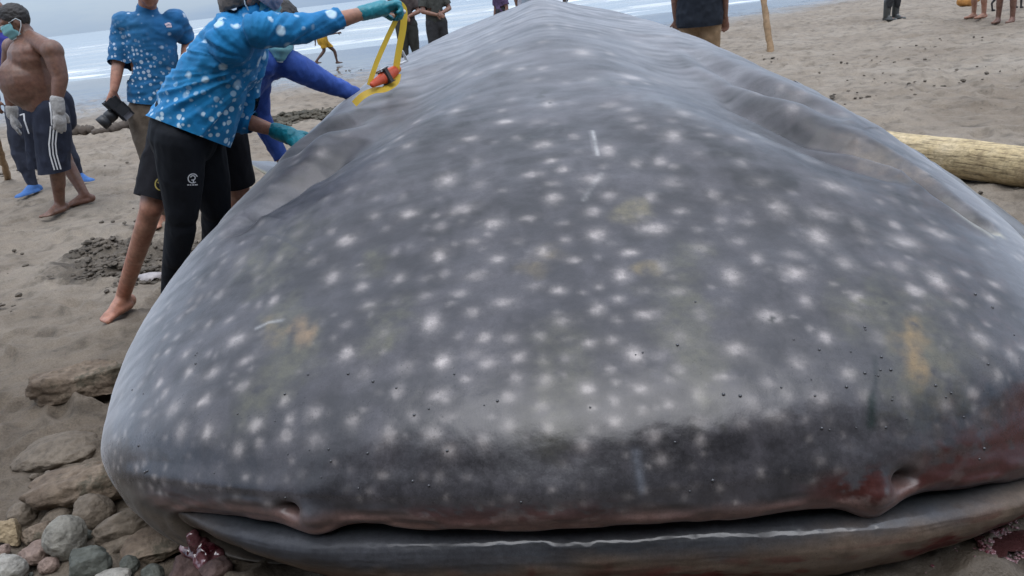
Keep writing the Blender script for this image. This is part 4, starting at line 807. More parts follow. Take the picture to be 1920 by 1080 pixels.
SK_DARK = skin_mat('skin_dark', (0.150, 0.080, 0.055)); SK_TAN = skin_mat('skin_tan', (0.36, 0.185, 0.125)); SK_MID = skin_mat('skin_brown', (0.21, 0.115, 0.080))
HAIR = simple_mat('hair_black', (0.018, 0.015, 0.014), 0.6, 0.4, 40, 0.4, 90); HAIR_G = simple_mat('hair_greybrown', (0.10, 0.085, 0.075), 0.65, 0.5, 40, 0.5, 90)
TEAL = simple_mat('nitrile_teal', (0.012, 0.21, 0.27), 0.42, 0.25, 20, 0.3, 60); MASK = simple_mat('mask_teal', (0.18, 0.40, 0.43), 0.8, 0.12, 20, 0.2, 80)
MASKE = simple_mat('mask_trim', (0.55, 0.60, 0.62), 0.8, 0.1, 20)
BLACK = cloth_mat('black_leggings', (0.0055, 0.0070, 0.0105), 0.3, 0.75, 0.2, 8); BLACK2 = cloth_mat('black_shorts', (0.008, 0.008, 0.011), 0.3, 0.85, 0.3, 8)
ROYAL = cloth_mat('royal_blue_cloth', (0.034, 0.080, 0.31), 0.3, 0.6, 0.3, 10); KHAKI = cloth_mat('brown_khaki', (0.125, 0.100, 0.078), 0.25, 0.85, 0.3, 9)
NAVY = cloth_mat('navy_cloth', (0.020, 0.024, 0.040), 0.3, 0.85, 0.35, 9); GLOVE = cloth_mat('grey_knit', (0.34, 0.33, 0.32), 0.25, 0.9, 0.4, 30)
WHITE = simple_mat('white_print', (0.62, 0.63, 0.65), 0.7, 0.1, 30)

def mask_obj(parent, c, face, s=1.0, upv=(0, 0, 1), strap=True):
    f_, r, u = frame(face, upv); c = V(c); org = V(parent.location); vs = []; n, m = 15, 11
    for i in range(m):
        b = i/(m-1)
        for k in range(n):
            a = (k/(n-1)-0.5)*2
            w_ = 0.070*(1-0.25*(b-0.4)**2*2); dep = 0.128-0.085*abs(a)**1.9-0.030*abs(b-0.38)**1.5*2+0.004*math.sin(b*16)
            vs.append(c+r*a*w_*s+f_*dep*s+u*(0.008-0.108*b)*s-org)
    o = mesh_obj('face_mask', [tuple(v) for v in vs], grid_faces(m, n), MASK, parent)
    md = o.modifiers.new('thick', 'SOLIDIFY'); md.thickness = 0.003
    # pale border and ear loops
    st = []
    def tube(pts, rad):
        out = []
        for p, q in zip(pts[:-1], pts[1:]): out.append(cap(p, q, rad, rad, n=8))
        return out
    P = []
    for k in (-1, 1):
        ear = c-f_*0.012*s+r*k*0.084*s
        P += tube([c+r*k*0.068*s+f_*0.045*s+u*0.004*s, ear+u*0.008*s, ear-f_*0.018*s-u*0.02*s, ear-u*0.05*s, c+r*k*0.066*s+f_*0.040*s-u*0.095*s], 0.0028*s)
    edge = [V(vs[k])+org for k in range(n)]; P += tube(edge, 0.0035*s)
    edge = [V(vs[(m-1)*n+k])+org for k in range(n)]; P += tube(edge, 0.0035*s)
    pv, pf = [], []
    for a, b in P:
        o_ = len(pv); pv += [tuple(V(x)-org) for x in a]; pf += [tuple(i+o_ for i in q) for q in b]
    mesh_obj('mask_strap', pv, pf, MASKE, o)
    return o
def hair_obj(parent, c, face, mat, s=1.0, upv=(0, 0, 1), low=0.0, name='hair', thick=0.012):
    f_, r, u = frame(face, upv); c = V(c)
    P = [ell(c+u*0.030*s-f_*0.006*s, r*(0.077+thick)*s, f_*(0.098+thick*0.6)*s, u*(0.092+thick)*s)]
    cut = (c+f_*0.040*s+u*0.010*s, (f_*0.75-u*0.75))
    if low: P.append(ell(c-f_*0.045*s-u*0.035*s, r*0.070*s, f_*0.060*s, u*(0.06+low)*s))
    dz = lambda co, no: 0.006*s*fbm(co[:, 0]*60, co[:, 1]*60, co[:, 2]*60, 3, seed=3)
    return solid(name, P, 0.006*s, mat, parent, 2, dz, [cut])

# ---- woman bending over the animal, seen from behind her right side
pel, nk = V((-1.302, 3.300, 0.999)), V((-0.954, 3.360, 1.371))
W = person('woman in bright blue dotted shirt and black leggings bending over the animal, one arm raised', (pel.x, pel.y, 0))
axs = (nk-pel).normalized(); lat = V((0.18, -0.95, 0.05)); lat = (lat-axs*axs.dot(lat)).normalized(); front = axs.cross(lat); 
if front.z > 0: front = -front
shR, elR, wrR = V((-0.874, 3.200, 1.332)), V((-0.708, 3.360, 1.316)), V((-0.479, 3.500, 1.352))
shL, elL, wrL = V((-1.013, 3.500, 1.250)), V((-1.144, 3.520, 0.968)), V((-0.980, 3.500, 0.894))
hipN, kneN, ankN = V((-1.303, 3.220, 0.946)), V((-1.389, 3.240, 0.630)), V((-1.603, 3.360, 0.216))
hipF, kneF, ankF = V((-1.299, 3.420, 0.893)), V((-1.323, 3.460, 0.579)), V((-1.492, 3.620, 0.254))
ankN.z = max(ankN.z, 0.075); ankF.z = max(ankF.z, 0.075)
hd = V((-0.917, 3.380, 1.478)); hface = V((0.8, 0.25, -0.55))
handR = V((-0.375, 3.560, 1.363)); handL = V((-0.859, 3.420, 0.856))
body_p = torso_pieces(nk, pel, lat, 1.0, 0.95) + arm_pieces(shR, elR, wrR, 0.95) + arm_pieces(shL, elL, wrL, 0.95) + leg_pieces(hipN, kneN, ankN, 1.0, 1.0) + leg_pieces(hipF, kneF, ankF, 1.0, 1.0)
body_p += head_pieces(hd, hface, axs) + [cap(nk, hd, 0.052, 0.055)] + foot_pieces(ankN, (0.9, 0.2, 0)) + foot_pieces(ankF, (0.9, 0.3, 0))
body_p += [cap(wrR, handR, 0.026, 0.024), cap(wrL, wrL+(handL-wrL)*0.5, 0.026, 0.024)]
solid('body', body_p, 0.009, SK_TAN, W)
mid = pel+axs*0.10
shirt_p = [cap(nk-axs*0.10, pel+axs*0.30, 0.118, 0.140, lat, 1.22), cap(pel+axs*0.30, pel-axs*0.06+front*0.025, 0.138, 0.156, lat, 1.14), cap(pel+axs*0.16+front*0.03, pel-axs*0.14+front*0.085, 0.13, 0.13, lat, 1.12),
           cap(nk-axs*0.12-lat*0.12, nk-axs*0.10+lat*0.14, 0.085, 0.085), cap(nk-axs*0.05, nk+axs*0.035, 0.075, 0.062)]
cufR = elR.lerp(wrR, 0.52); cufL = elL.lerp(wrL, 0.40)
shirt_p += [cap(shR, elR, 0.066, 0.054, bulge=0.03), cap(elR, cufR, 0.053, 0.047), cap(shL, elL, 0.075, 0.056), cap(elL, cufL, 0.056, 0.048)]
arm_o = V((-0.899, 3.300, 1.216))
_fa = folds(0.026, None, 5, arm_o, None, 8.0); _fb = folds(0.006, (13, 9, 13), 8)
shirtW_m = dotted_mat('blue_dotted_rash_cloth', (0.006, 0.165, 0.40), (0.52, 0.68, 0.78), 12.5, 33.0, tuple(V((-1.076, 3.300, 1.219))-V(W.location)), tuple((front*0.75-axs*0.65).normalized()), 0.0, 0.16, 0.31, 0.40)
_ha, _hb = V((-1.421, 3.300, 1.035)), V((-1.182, 3.300, 0.903)); _hn = (_hb-_ha).cross(_ha-V((0, 0, CAM_H))).normalized(); _hn = _hn if _hn.z < 0 else -_hn
shirtW = solid('rash_shirt', shirt_p, 0.007, shirtW_m, W, 6, lambda co, no: _fa(co, no)+_fb(co, no), [(V((-1.303, 3.300, 0.969)), _hn), (cufR, (cufR-elR), 0.13), (cufL, (cufL-elL), 0.12)])
leg_p = leg_pieces(hipN, kneN, ankN, 1.07, 1.08) + leg_pieces(hipF, kneF, ankF, 1.07, 1.08) + [cap(pel+axs*0.06, pel-V((0, 0, 0.06))-front*0.02, 0.128, 0.140, lat, 1.16), ell(pel-front*0.035-V((0, 0, 0.05)), lat*0.15, front*0.095, V((0, 0, 0.13)))]
_fl = folds(0.0035, (14, 14, 7), 15)
legW = solid('leggings', leg_p, 0.007, BLACK, W, 6, _fl, [(ankN+V((0, 0, 0.03)), (0, 0, -1))])
gl = solid('glove', [cap(wrR-(handR-wrR)*0.25, wrR+(handR-wrR)*0.6, 0.031, 0.034)] + hand_pieces(wrR+(handR-wrR)*0.35, handR-wrR, (0, -0.35, -1), 1.02, 0.95, 1, 0.05, 0.002), 0.004, TEAL, W, 3, folds(0.002, (40, 40, 40), 3))
gl = solid('glove', [cap(wrL-(handL-wrL)*0.05, wrL+(handL-wrL)*0.55, 0.036, 0.040)] + hand_pieces(wrL+(handL-wrL)*0.42, handL-wrL+V((0, 0, -0.02)), (0.3, 0.2, -1), 1.05, 0.22, 1, 0.05, 0.003), 0.004, TEAL, W, 3, folds(0.002, (40, 40, 40), 4))
hair_obj(W, hd-axs*0.012, hface, HAIR_G, 1.08, axs, 0.03)
band = simple_mat('mauve_cloth', (0.30, 0.26, 0.31), 0.85, 0.2, 30, 0.3, 60)
f_, r_, u_ = frame(hface, axs)
solid('headband', [ell(hd+u_*0.015-f_*0.0, r_*0.096, f_*0.118, u_*0.10)], 0.006, band, W, 2, folds(0.004, (50, 20, 50), 6), [(hd+u_*0.055+f_*0.01, (u_+f_*0.2)), (hd-u_*0.005, -u_-f_*0.2)])
mask_obj(W, hd, hface, 1.0, axs)
# printed emblem on the thigh
ec = V((-1.267, 3.150, 0.794)); ex, ez = V((-1.245, 3.150, 0.792))-ec, V((-1.261, 3.150, 0.816))-ec
ring = [ec+ex*0.85*math.cos(t)+ez*0.85*math.sin(t) for t in np.linspace(0.35, 2*math.pi-0.9, 18)]
swirl = [ec+ex*(0.42*math.cos(t))+ez*(0.1+0.42*math.sin(t)) for t in np.linspace(-2.2, 2.9, 12)]
tail_ = [ec-ez*0.30+ex*0.1, ec-ez*0.85+ex*0.1]
bar = [ec-ez*1.22-ex*0.55, ec-ez*1.22-ex*0.25], [ec-ez*1.22-ex*0.12, ec-ez*1.22+ex*0.22], [ec-ez*1.22+ex*0.32, ec-ez*1.22+ex*0.9], [ec-ez*1.2-ex*1.0, ec-ez*1.2-ex*0.66]
lg = decal('emblem', legW, [ring, swirl, tail_], 0.0042, WHITE, W, 24)
decal('emblem', legW, list(bar), 0.0045, WHITE, W, 6)

# ---- person in royal blue behind her, black shorts, bare legs
pel, nk = V((-1.383, 3.720, 0.963)), V((-1.086, 4.000, 1.192))
B = person('masked person in royal blue long sleeves and black shorts leaning in behind the woman', (pel.x, pel.y, 0))
axs = (nk-pel).normalized(); lat = V((0.25, -0.9, 0)); lat = (lat-axs*axs.dot(lat)).normalized()
shR, elR, wrR = V((-0.968, 3.920, 1.155)), V((-0.838, 4.020, 1.042)), V((-0.698, 4.120, 0.943))
shL, elL, wrL = V((-1.132, 3.950, 1.145)), V((-1.194, 4.020, 0.913)), V((-1.121, 3.980, 0.686))
hip1, kn1, an1 = V((-1.515, 3.660, 0.905)), V((-1.641, 3.520, 0.606)), V((-1.973, 3.660, 0.160))
hip2, kn2, an2 = V((-1.302, 3.750, 0.877)), V((-1.317, 3.800, 0.572)), V((-1.570, 4.050, 0.201))
an1 = V((-2.037, 3.767, 0.100)); an2.z = max(0.085, an2.z)
hd = V((-0.993, 3.920, 1.289)); hface = V((0.38, -0.88, -0.18))
bp = torso_pieces(nk, pel, lat, 0.95, 0.85) + arm_pieces(shR, elR, wrR, 0.95) + arm_pieces(shL, elL, wrL, 0.95) + leg_pieces(hip1, kn1, an1, 0.98, 0.95) + leg_pieces(hip2, kn2, an2, 0.98, 0.95)
tipd = V((-2.090, 3.660, 0.010))-V((-1.975, 3.660, 0.154)); td = V((-2.073, 3.616, 0.000))-V((an1.x, an1.y, 0))
bp += head_pieces(hd, hface, (0.25, 0.1, 0.95)) + [cap(nk, hd, 0.05, 0.052)] + foot_pieces(an1, td, 1.02, True, -1) + foot_pieces(an2, (0.4, -0.9, 0), 1.02)
for w_, e_ in ((wrR, elR), (wrL, elL)): bp += hand_pieces(w_, w_-e_, (0.2, 0.2, -1), 1.0, 0.25, 1)
solid('body', bp, 0.0075, SK_TAN, B)
sp = [cap(nk-axs*0.08, pel+axs*0.22, 0.100, 0.115, lat, 1.35), cap(pel+axs*0.22, pel, 0.115, 0.125, lat, 1.3), cap(nk-axs*0.09-lat*0.13, nk-axs*0.09+lat*0.13, 0.072, 0.072),
      cap(shR, elR, 0.070, 0.052, bulge=0.03), cap(elR, wrR, 0.052, 0.036), cap(shL, elL, 0.068, 0.052), cap(elL, wrL, 0.052, 0.038), cap(nk-axs*0.04, nk+axs*0.02, 0.066, 0.058), cap(shR, nk-axs*0.06, 0.07, 0.08), cap(shL, nk-axs*0.08, 0.07, 0.08)]
_f1 = folds(0.006, (18, 18, 9), 25)
solid('shirt', sp, 0.008, ROYAL, B, 5, _f1, [(wrR+(wrR-elR)*0.02, wrR-elR, 0.1), (wrL+(wrL-elL)*0.02, wrL-elL, 0.1)])
hem1 = hip1.lerp(kn1, 0.88); hem2 = hip2.lerp(kn2, 0.86)
sh_p = [cap(hip1, hem1.lerp(kn1, 0.5), 0.105, 0.086), cap(hip2, hem2.lerp(kn2, 0.5), 0.105, 0.086), cap(pel+axs*0.08, pel-V((0, 0, 0.05)), 0.115, 0.125, lat, 1.35), cap(hip1, hip2, 0.10, 0.10)]
shortB = solid('shorts', sh_p, 0.008, BLACK2, B, 5, folds(0.006, (10, 10, 6), 26), [(hem1, kn1-hip1, 0.17), (hem2, kn2-hip2, 0.17)])
hair_obj(B, hd+V((0, 0, 0.012)), hface, HAIR, 1.10, (0.25, 0.1, 0.95), 0.02, thick=0.03)
mask_obj(B, hd, hface, 1.05, (0.25, 0.1, 0.95))
yel = simple_mat('yellow_print', (0.30, 0.24, 0.06), 0.7, 0.2, 40)
ec = V((-1.540, 3.450, 0.725)); ex, ez = V((-1.519, 3.450, 0.722))-ec, V((-1.534, 3.450, 0.746))-ec
decal('badge', shortB, [[ec+ex*math.cos(t)+ez*1.25*math.sin(t) for t in np.linspace(0, 2*math.pi, 18)], [ec-ex*0.45+ez*0.5, ec+ez*0.1, ec+ex*0.4+ez*0.6], [ec+ez*0.1, ec-ez*0.6]], 0.006, yel, B, 22)

# ---- man standing with a camera, blue dotted shirt
pel, nk = V((-2.390, 5.600, 0.816)), V((-2.257, 5.620, 1.493))
M = person('standing man in dark blue dotted shirt and brown trousers holding a black camera', (pel.x, pel.y, 0))
axs = (nk-pel).normalized(); lat = V((1, 0.15, 0.05)); lat = (lat-axs*axs.dot(lat)).normalized()
shR, elR, wrR = V((-2.437, 5.620, 1.429)), V((-2.522, 5.550, 1.182)), V((-2.557, 5.450, 1.018))
shL, elL, wrL = V((-2.106, 5.660, 1.412)), V((-2.089, 5.750, 1.263)), V((-2.090, 5.500, 1.024))
hip1, kn1, an1 = V((-2.464, 5.600, 0.813)), V((-2.476, 5.550, 0.457)), V((-2.555, 5.600, 0.109)); hip2, kn2, an2 = V((-2.320, 5.620, 0.805)), V((-2.351, 5.580, 0.455)), V((-2.476, 5.700, 0.092))
an1.z = 0.08; an2.z = 0.08
hd = V((-2.195, 5.560, 1.636)); hface = V((0.12, -0.95, -0.25))
bp = torso_pieces(nk, pel, lat, 1.0, 0.95) + arm_pieces(shR, elR, wrR, 1.0) + arm_pieces(shL, elL, wrL, 1.0) + leg_pieces(hip1, kn1, an1) + leg_pieces(hip2, kn2, an2)
bp += head_pieces(hd, hface) + [cap(nk, hd, 0.058, 0.06)] + foot_pieces(an1, (0, -1, 0)) + foot_pieces(an2, (0.3, -1, 0)) + hand_pieces(wrR, V((-2.600, 5.420, 0.929))-wrR, (0.2, -0.3, -0.6), 1.05, 0.5, -1) + hand_pieces(wrL, wrL-elL, (0, 1, 0), 1.0, 0.3, -1)
solid('body', bp, 0.009, SK_TAN, M)
cufR = elR.lerp(wrR, 0.05); cufL = shL.lerp(elL, 0.85)
sp = [cap(nk-axs*0.12, pel+axs*0.35, 0.118, 0.120, lat, 1.45), cap(pel+axs*0.35, pel+axs*0.06, 0.118, 0.132, lat, 1.32), cap(nk-axs*0.10-lat*0.15, nk-axs*0.10+lat*0.15, 0.078, 0.078), cap(nk-axs*0.06, nk-axs*0.005, 0.085, 0.070),
      cap(shR, elR, 0.078, 0.066), cap(elR, cufR+(wrR-elR)*0.1, 0.064, 0.060), cap(shL, cufL.lerp(elL, 0.8), 0.078, 0.066)]
shirtM_m = dotted_mat('dark_blue_dotted_cloth', (0.008, 0.105, 0.27), (0.46, 0.55, 0.66), 13.0, 33.0, tuple(V((-2.257, 5.500, 1.221))-V(M.location)), tuple((-axs-lat*0.4).normalized()), -0.12, 0.14, 0.22, 0.40)
shirtM = solid('shirt', sp, 0.009, shirtM_m, M, 5, lambda co, no: folds(0.008, (7, 7, 16), 35)(co, no), [(pel+axs*0.075, -axs), (cufR, wrR-elR, 0.12), (cufL, elL-shL, 0.12)])
tp = leg_pieces(hip1, kn1, an1, 1.18, 1.12) + leg_pieces(hip2, kn2, an2, 1.18, 1.12) + [cap(pel+axs*0.10, pel-V((0, 0, 0.05)), 0.115, 0.125, lat, 1.35)]
solid('trousers', tp, 0.010, KHAKI, M, 5, folds(0.008, (9, 9, 7), 36), [(an1+V((0, 0, 0.0)), (0, 0, -1))])
hair_obj(M, hd, hface, HAIR, 1.0)
pk = simple_mat('pale_pink_print', (0.55, 0.45, 0.50), 0.7, 0.2, 40)
lc = V((-2.096, 5.500, 1.390)); lx, lz = V((-2.072, 5.500, 1.387))-lc, V((-2.090, 5.500, 1.413))-lc
decal('emblem', shirtM, [[lc-lx*1.0-lz*0.1, lc+lx*0.1+lz*0.35, lc+lx*0.7-lz*0.05], [lc-lx*0.6-lz*0.55, lc+lx*0.9-lz*0.5]], 0.012, pk, M, 8)

# the camera in his hand
cm = simple_mat('camera_black', (0.016, 0.017, 0.020), 0.45, 0.3, 40, 0.25, 120); cg = simple_mat('camera_grey', (0.16, 0.16, 0.18), 0.4, 0.2, 30); glass = NT('lens_glass'); glass.set(Base_Color=(0.01, 0.01, 0.015), Roughness=0.05, Specular_IOR_Level=0.9)
cc = V((-2.535, 5.400, 0.896)); CAMR = tag(empty('camera', tuple(cc)), 'black camera with thick lens hanging in the hand of the standing man', 'camera')
ld = (V((-2.597, 5.360, 0.851))-cc).normalized(); sd_ = V((-2.501, 5.420, 0.864))-cc; sd_ = (sd_-ld*ld.dot(sd_)).normalized(); ud = ld.cross(sd_)
def obox(name, c, a, b, d, mat, parent, bev=0.008):
    """bevelled box from half-axis vectors"""
    bm = bmesh.new(); bmesh.ops.create_cube(bm, size=2.0)
    for v in bm.verts: v.co = a*v.co.x+b*v.co.y+d*v.co.z
    bmesh.ops.bevel(bm, geom=bm.edges[:], offset=bev, segments=2, affect='EDGES'); bmesh.ops.recalc_face_normals(bm, faces=bm.faces)
    me = bpy.data.meshes.new(name); bm.to_mesh(me); bm.free(); me.materials.append(mat); o = bpy.data.objects.new(name, me); o.location = V(c)-V(parent.location); return link(o, parent)
def raw(name, pieces, mat, parent):
    org = V(parent.location); vs = []; fs = []
    for pv, pf in pieces:
        o = len(vs); vs += [tuple(V(p)-org) for p in pv]; fs += [tuple(i+o for i in f_) for f_ in pf]
    return mesh_obj(name, vs, fs, mat, parent)
obox('camera_body', cc, sd_*0.072, ud*0.052, ld*0.034, cm, CAMR)
obox('viewfinder_hump', cc+sd_*0.010-ld*0.005+ud*0.060, sd_*0.028, ud*0.018, ld*0.034, cm, CAMR, 0.006)
obox('grip', cc-sd_*0.062+ld*0.022, sd_*0.018, ud*0.048, ld*0.026, cm, CAMR, 0.008)
obox('top_plate', cc+ud*0.055+sd_*0.05, sd_*0.026, ud*0.006, ld*0.026, cg, CAMR, 0.003)
def cyl_st(p, d, rads, e1, e2): return ring_solid([(p+d*t, e1*r, e2*r) for t, r in rads], 28)
raw('lens', [cyl_st(cc, ld, ((0.03, 0.034), (0.05, 0.036), (0.052, 0.041), (0.10, 0.042), (0.102, 0.039), (0.112, 0.039), (0.114, 0.044), (0.165, 0.047), (0.166, 0.040), (0.150, 0.036)), sd_, ud)], cm, CAMR)
raw('front_glass', [cyl_st(cc, ld, ((0.148, 0.037), (0.152, 0.036)), sd_, ud)], glass.m, CAMR)

# ---- heavy shirtless man at the left
pel, nk = V((-3.656, 6.500, 0.893)), V((-3.615, 6.520, 1.399))
H = person('heavy shirtless barefoot man with face mask, pale gloves and dark shorts with three stripes', (pel.x, pel.y, 0))
axs = (nk-pel).normalized(); face = V((-0.90, -0.42, 0)); lat = V((0.42, -0.9, 0.0)); lat = (lat-axs*axs.dot(lat)).normalized()
shL, elL, wrL = V((-3.327, 6.280, 1.295)), V((-3.309, 6.240, 1.100)), V((-3.357, 6.180, 0.937))
shR, elR, wrR = V((-3.883, 6.740, 1.339)), V((-4.059, 6.840, 1.106)), V((-4.095, 6.800, 0.864))
hip1, kn1, an1 = V((-3.576, 6.400, 0.817)), V((-3.615, 6.340, 0.424)), V((-3.748, 6.440, 0.084)); hip2, kn2, an2 = V((-3.792, 6.660, 0.801)), V((-3.758, 6.740, 0.390)), V((-3.746, 6.860, 0.049))
an1 = V((-3.739, 6.415, 0.085)); an2 = V((-3.641, 6.655, 0.085))
hd = V((-3.644, 6.500, 1.541)); hface = V((-0.86, -0.40, -0.32))
bel = V((-3.678, 6.470, 1.087)); che = V((-3.605, 6.500, 1.272)); fr = V((-0.9, -0.42, 0))
bp = torso_pieces(nk, pel, lat, 1.12, 1.1, 0.19, 0.19, 0.17, 0.75) + arm_pieces(shL, elL, wrL, 1.15, 1.25) + arm_pieces(shR, elR, wrR, 1.15, 1.25) + leg_pieces(hip1, kn1, an1, 1.08, 1.1) + leg_pieces(hip2, kn2, an2, 1.08, 1.05)
bp += [ell(bel+fr*0.02, lat*0.225, fr*0.205, V((0, 0, 0.205))), ell(bel+V((0, 0, -0.06))+fr*0.01, lat*0.215, fr*0.20, V((0, 0, 0.155))), ell(che+fr*0.07+lat*0.075, lat*0.095, fr*0.085, V((0, 0, 0.075))), ell(che+fr*0.07-lat*0.085, lat*0.095, fr*0.085, V((0, 0, 0.075))),
       ell(shL, lat*0.085, fr*0.085, V((0, 0, 0.09))), ell(shR, lat*0.08, fr*0.08, V((0, 0, 0.09))), cap(shL, nk+axs*0.03, 0.075, 0.06), cap(shR, nk+axs*0.03, 0.075, 0.06)]
bp += head_pieces(hd, hface, (-0.2, 0, 1), 1.08) + [cap(nk-axs*0.02, hd-V((0, 0, 0.02)), 0.078, 0.075)] + foot_pieces(an1, (-0.35, -0.95, 0), 1.05, True, 1) + foot_pieces(an2, (-0.8, -0.6, 0), 1.05, True, -1)
bp += [cap(wrL, V((-3.375, 6.170, 0.829)), 0.034, 0.03), cap(wrR, V((-4.108, 6.790, 0.785)), 0.034, 0.03)]
solid('body', bp, 0.0095, SK_DARK, H, 5)
hem1 = V((-3.642, 6.340, 0.382)); hem2 = V((-3.931, 6.700, 0.344))
wz = V((-3.656, 6.500, 0.893)).z
sp = [cap(pel+V((0.03, 0.02, 0.02)), pel-V((0, 0, 0.10)), 0.165, 0.175, lat, 1.12), cap(hip1+V((0.02, 0, 0)), hem1.lerp(V((-3.662, 6.340, 0.308)), 1.0), 0.135, 0.118), cap(hip2, V((-3.953, 6.680, 0.275)), 0.13, 0.11), cap(pel+V((0.09, 0.05, 0.0)), pel+V((0.07, 0.05, -0.12)), 0.12, 0.13)]
shortH = solid('shorts', sp, 0.010, NAVY, H, 5, folds(0.010, (8, 8, 5), 46), [(V((-3.701, 6.400, 0.366)), (0, 0.0, -1)), (V((-3.571, 6.300, 0.953)), (-0.25, -0.1, 1))])
for off in (-6, 0, 6):
    decal('side_stripe', shortH, [[V((-3.400, 6.100, 0.756))+V((off*0.0042, 0, 0)), V((-3.458, 6.100, 0.621))+V((off*0.0042, 0, 0)), V((-3.478, 6.100, 0.538))+V((off*0.0042, 0, 0)), V((-3.484, 6.100, 0.418))+V((off*0.0042, 0, 0))]], 0.010, WHITE, H, 22)
decal('piping', shortH, [[V((-3.374, 6.100, 0.934)), V((-3.393, 6.100, 0.842)), V((-3.415, 6.100, 0.762))]], 0.010, WHITE, H, 10)
raw('drawstring', [cap(V((-3.666, 6.220, 0.859)), V((-3.667, 6.200, 0.812)), 0.006, 0.006, n=8), cap(V((-3.667, 6.200, 0.812)), V((-3.668, 6.200, 0.711)), 0.006, 0.005, n=8), cap(V((-3.666, 6.220, 0.859)), V((-3.697, 6.220, 0.854)), 0.006, 0.005, n=8)], WHITE, H)
solid('glove', [cap(wrL, V((-3.363, 6.170, 0.865)), 0.050, 0.046)] + hand_pieces(V((-3.364, 6.170, 0.873)), V((-3.373, 6.140, 0.750))-V((-3.364, 6.170, 0.873)), (-0.7, 0.5, 0), 1.12, 0.16, 1, 0.10, 0.006), 0.0055, GLOVE, H, 2, folds(0.002, (60, 60, 60), 47))
solid('glove', [cap(wrR, V((-4.103, 6.790, 0.812)), 0.048, 0.044)] + hand_pieces(V((-4.100, 6.790, 0.821)), V((-4.087, 6.740, 0.686))-V((-4.100, 6.790, 0.821)), (0.8, 0.3, 0), 1.10, 0.16, -1, 0.08, 0.006), 0.0055, GLOVE, H, 2, folds(0.002, (60, 60, 60), 48))
hair_obj(H, hd, hface, HAIR, 1.08, (-0.2, 0, 1), 0.0, thick=0.006)
mask_obj(H, hd, hface, 1.08, (-0.2, 0, 1))

# ---- person in dark blue behind him
pel, nk = V((-4.313, 7.500, 0.865)), V((-4.341, 7.520, 1.474))
Q = person('person in dark trousers and bright blue shoes, half hidden behind the shirtless man', (pel.x, pel.y, 0))
axs = (nk-pel).normalized(); lat = V((0.9, -0.3, 0)); lat = (lat-axs*axs.dot(lat)).normalized()
hip1, kn1, an1 = V((-4.400, 7.450, 0.798)), V((-4.499, 7.400, 0.464)), V((-4.519, 7.420, 0.112)); hip2, kn2, an2 = V((-4.290, 7.600, 0.763)), V((-4.223, 7.650, 0.383)), V((-4.240, 7.750, 0.020))
an1.z = an2.z = 0.09; shL, elL, wrL = V((-4.231, 7.500, 1.332)), V((-4.233, 7.600, 1.082)), V((-4.209, 7.500, 0.844)); shR, elR, wrR = V((-4.492, 7.500, 1.351)), V((-4.580, 7.450, 1.137)), V((-4.578, 7.400, 0.924)); hd = V((-4.378, 7.500, 1.664)); hface = V((-0.7, -0.7, -0.1))
bp = torso_pieces(nk, pel, lat) + arm_pieces(shL, elL, wrL) + arm_pieces(shR, elR, wrR) + leg_pieces(hip1, kn1, an1) + leg_pieces(hip2, kn2, an2) + head_pieces(hd, hface) + [cap(nk, hd, 0.055, 0.055)] + hand_pieces(wrL, wrL-elL, (0, 1, 0)) + hand_pieces(wrR, wrR-elR, (0, 1, 0))
solid('body', bp, 0.012, SK_MID, Q)
sp = [cap(nk-axs*0.10, pel+axs*0.08, 0.118, 0.128, lat, 1.42), cap(nk-axs*0.1-lat*0.16, nk-axs*0.1+lat*0.16, 0.08, 0.08), cap(shL, elL, 0.075, 0.06), cap(elL, wrL, 0.06, 0.045), cap(shR, elR, 0.075, 0.06), cap(elR, wrR, 0.06, 0.045)]
solid('top', sp, 0.011, cloth_mat('purple_blue_cloth', (0.030, 0.032, 0.20), 0.3), Q, 4, folds(0.007, (10, 10, 8), 55), [(pel+axs*0.04, -axs)])
SLATE = cloth_mat('slate_cloth', (0.040, 0.046, 0.068), 0.3, 0.85, 0.35, 9)
sp = leg_pieces(hip1, kn1, an1, 1.2, 1.2) + leg_pieces(hip2, kn2, an2, 1.2, 1.2) + [cap(pel+axs*0.10, pel-V((0, 0, 0.05)), 0.125, 0.135, lat, 1.35)]
solid('trousers', sp, 0.011, SLATE, Q, 5, folds(0.010, (9, 9, 6), 56), [(an1+V((0, 0, -0.02)), (0, 0, -1))])
SHOE = simple_mat('blue_shoe', (0.045, 0.14, 0.38), 0.7, 0.2, 30); SOLE = simple_mat('dark_sole', (0.02, 0.02, 0.03), 0.8)
for an, dr in ((an1, (-0.25, -0.95, 0)), (an2, (0.75, -0.5, 0))):
    a = V(an); a.z = 0.085; sh_ = solid('shoe', foot_pieces(a, dr, 1.22, False) , 0.009, SHOE, Q, 3, None, [((a.x, a.y, 0.022), (0, 0, -1))])
    d = V(dr).normalized(); r2 = d.cross(V((0, 0, 1))); raw('sole', [ring_solid([(V((a.x, a.y, z))+d*0.075, d*0.155, r2*0.052) for z in (0.0, 0.022)], 24)], SOLE, sh_)

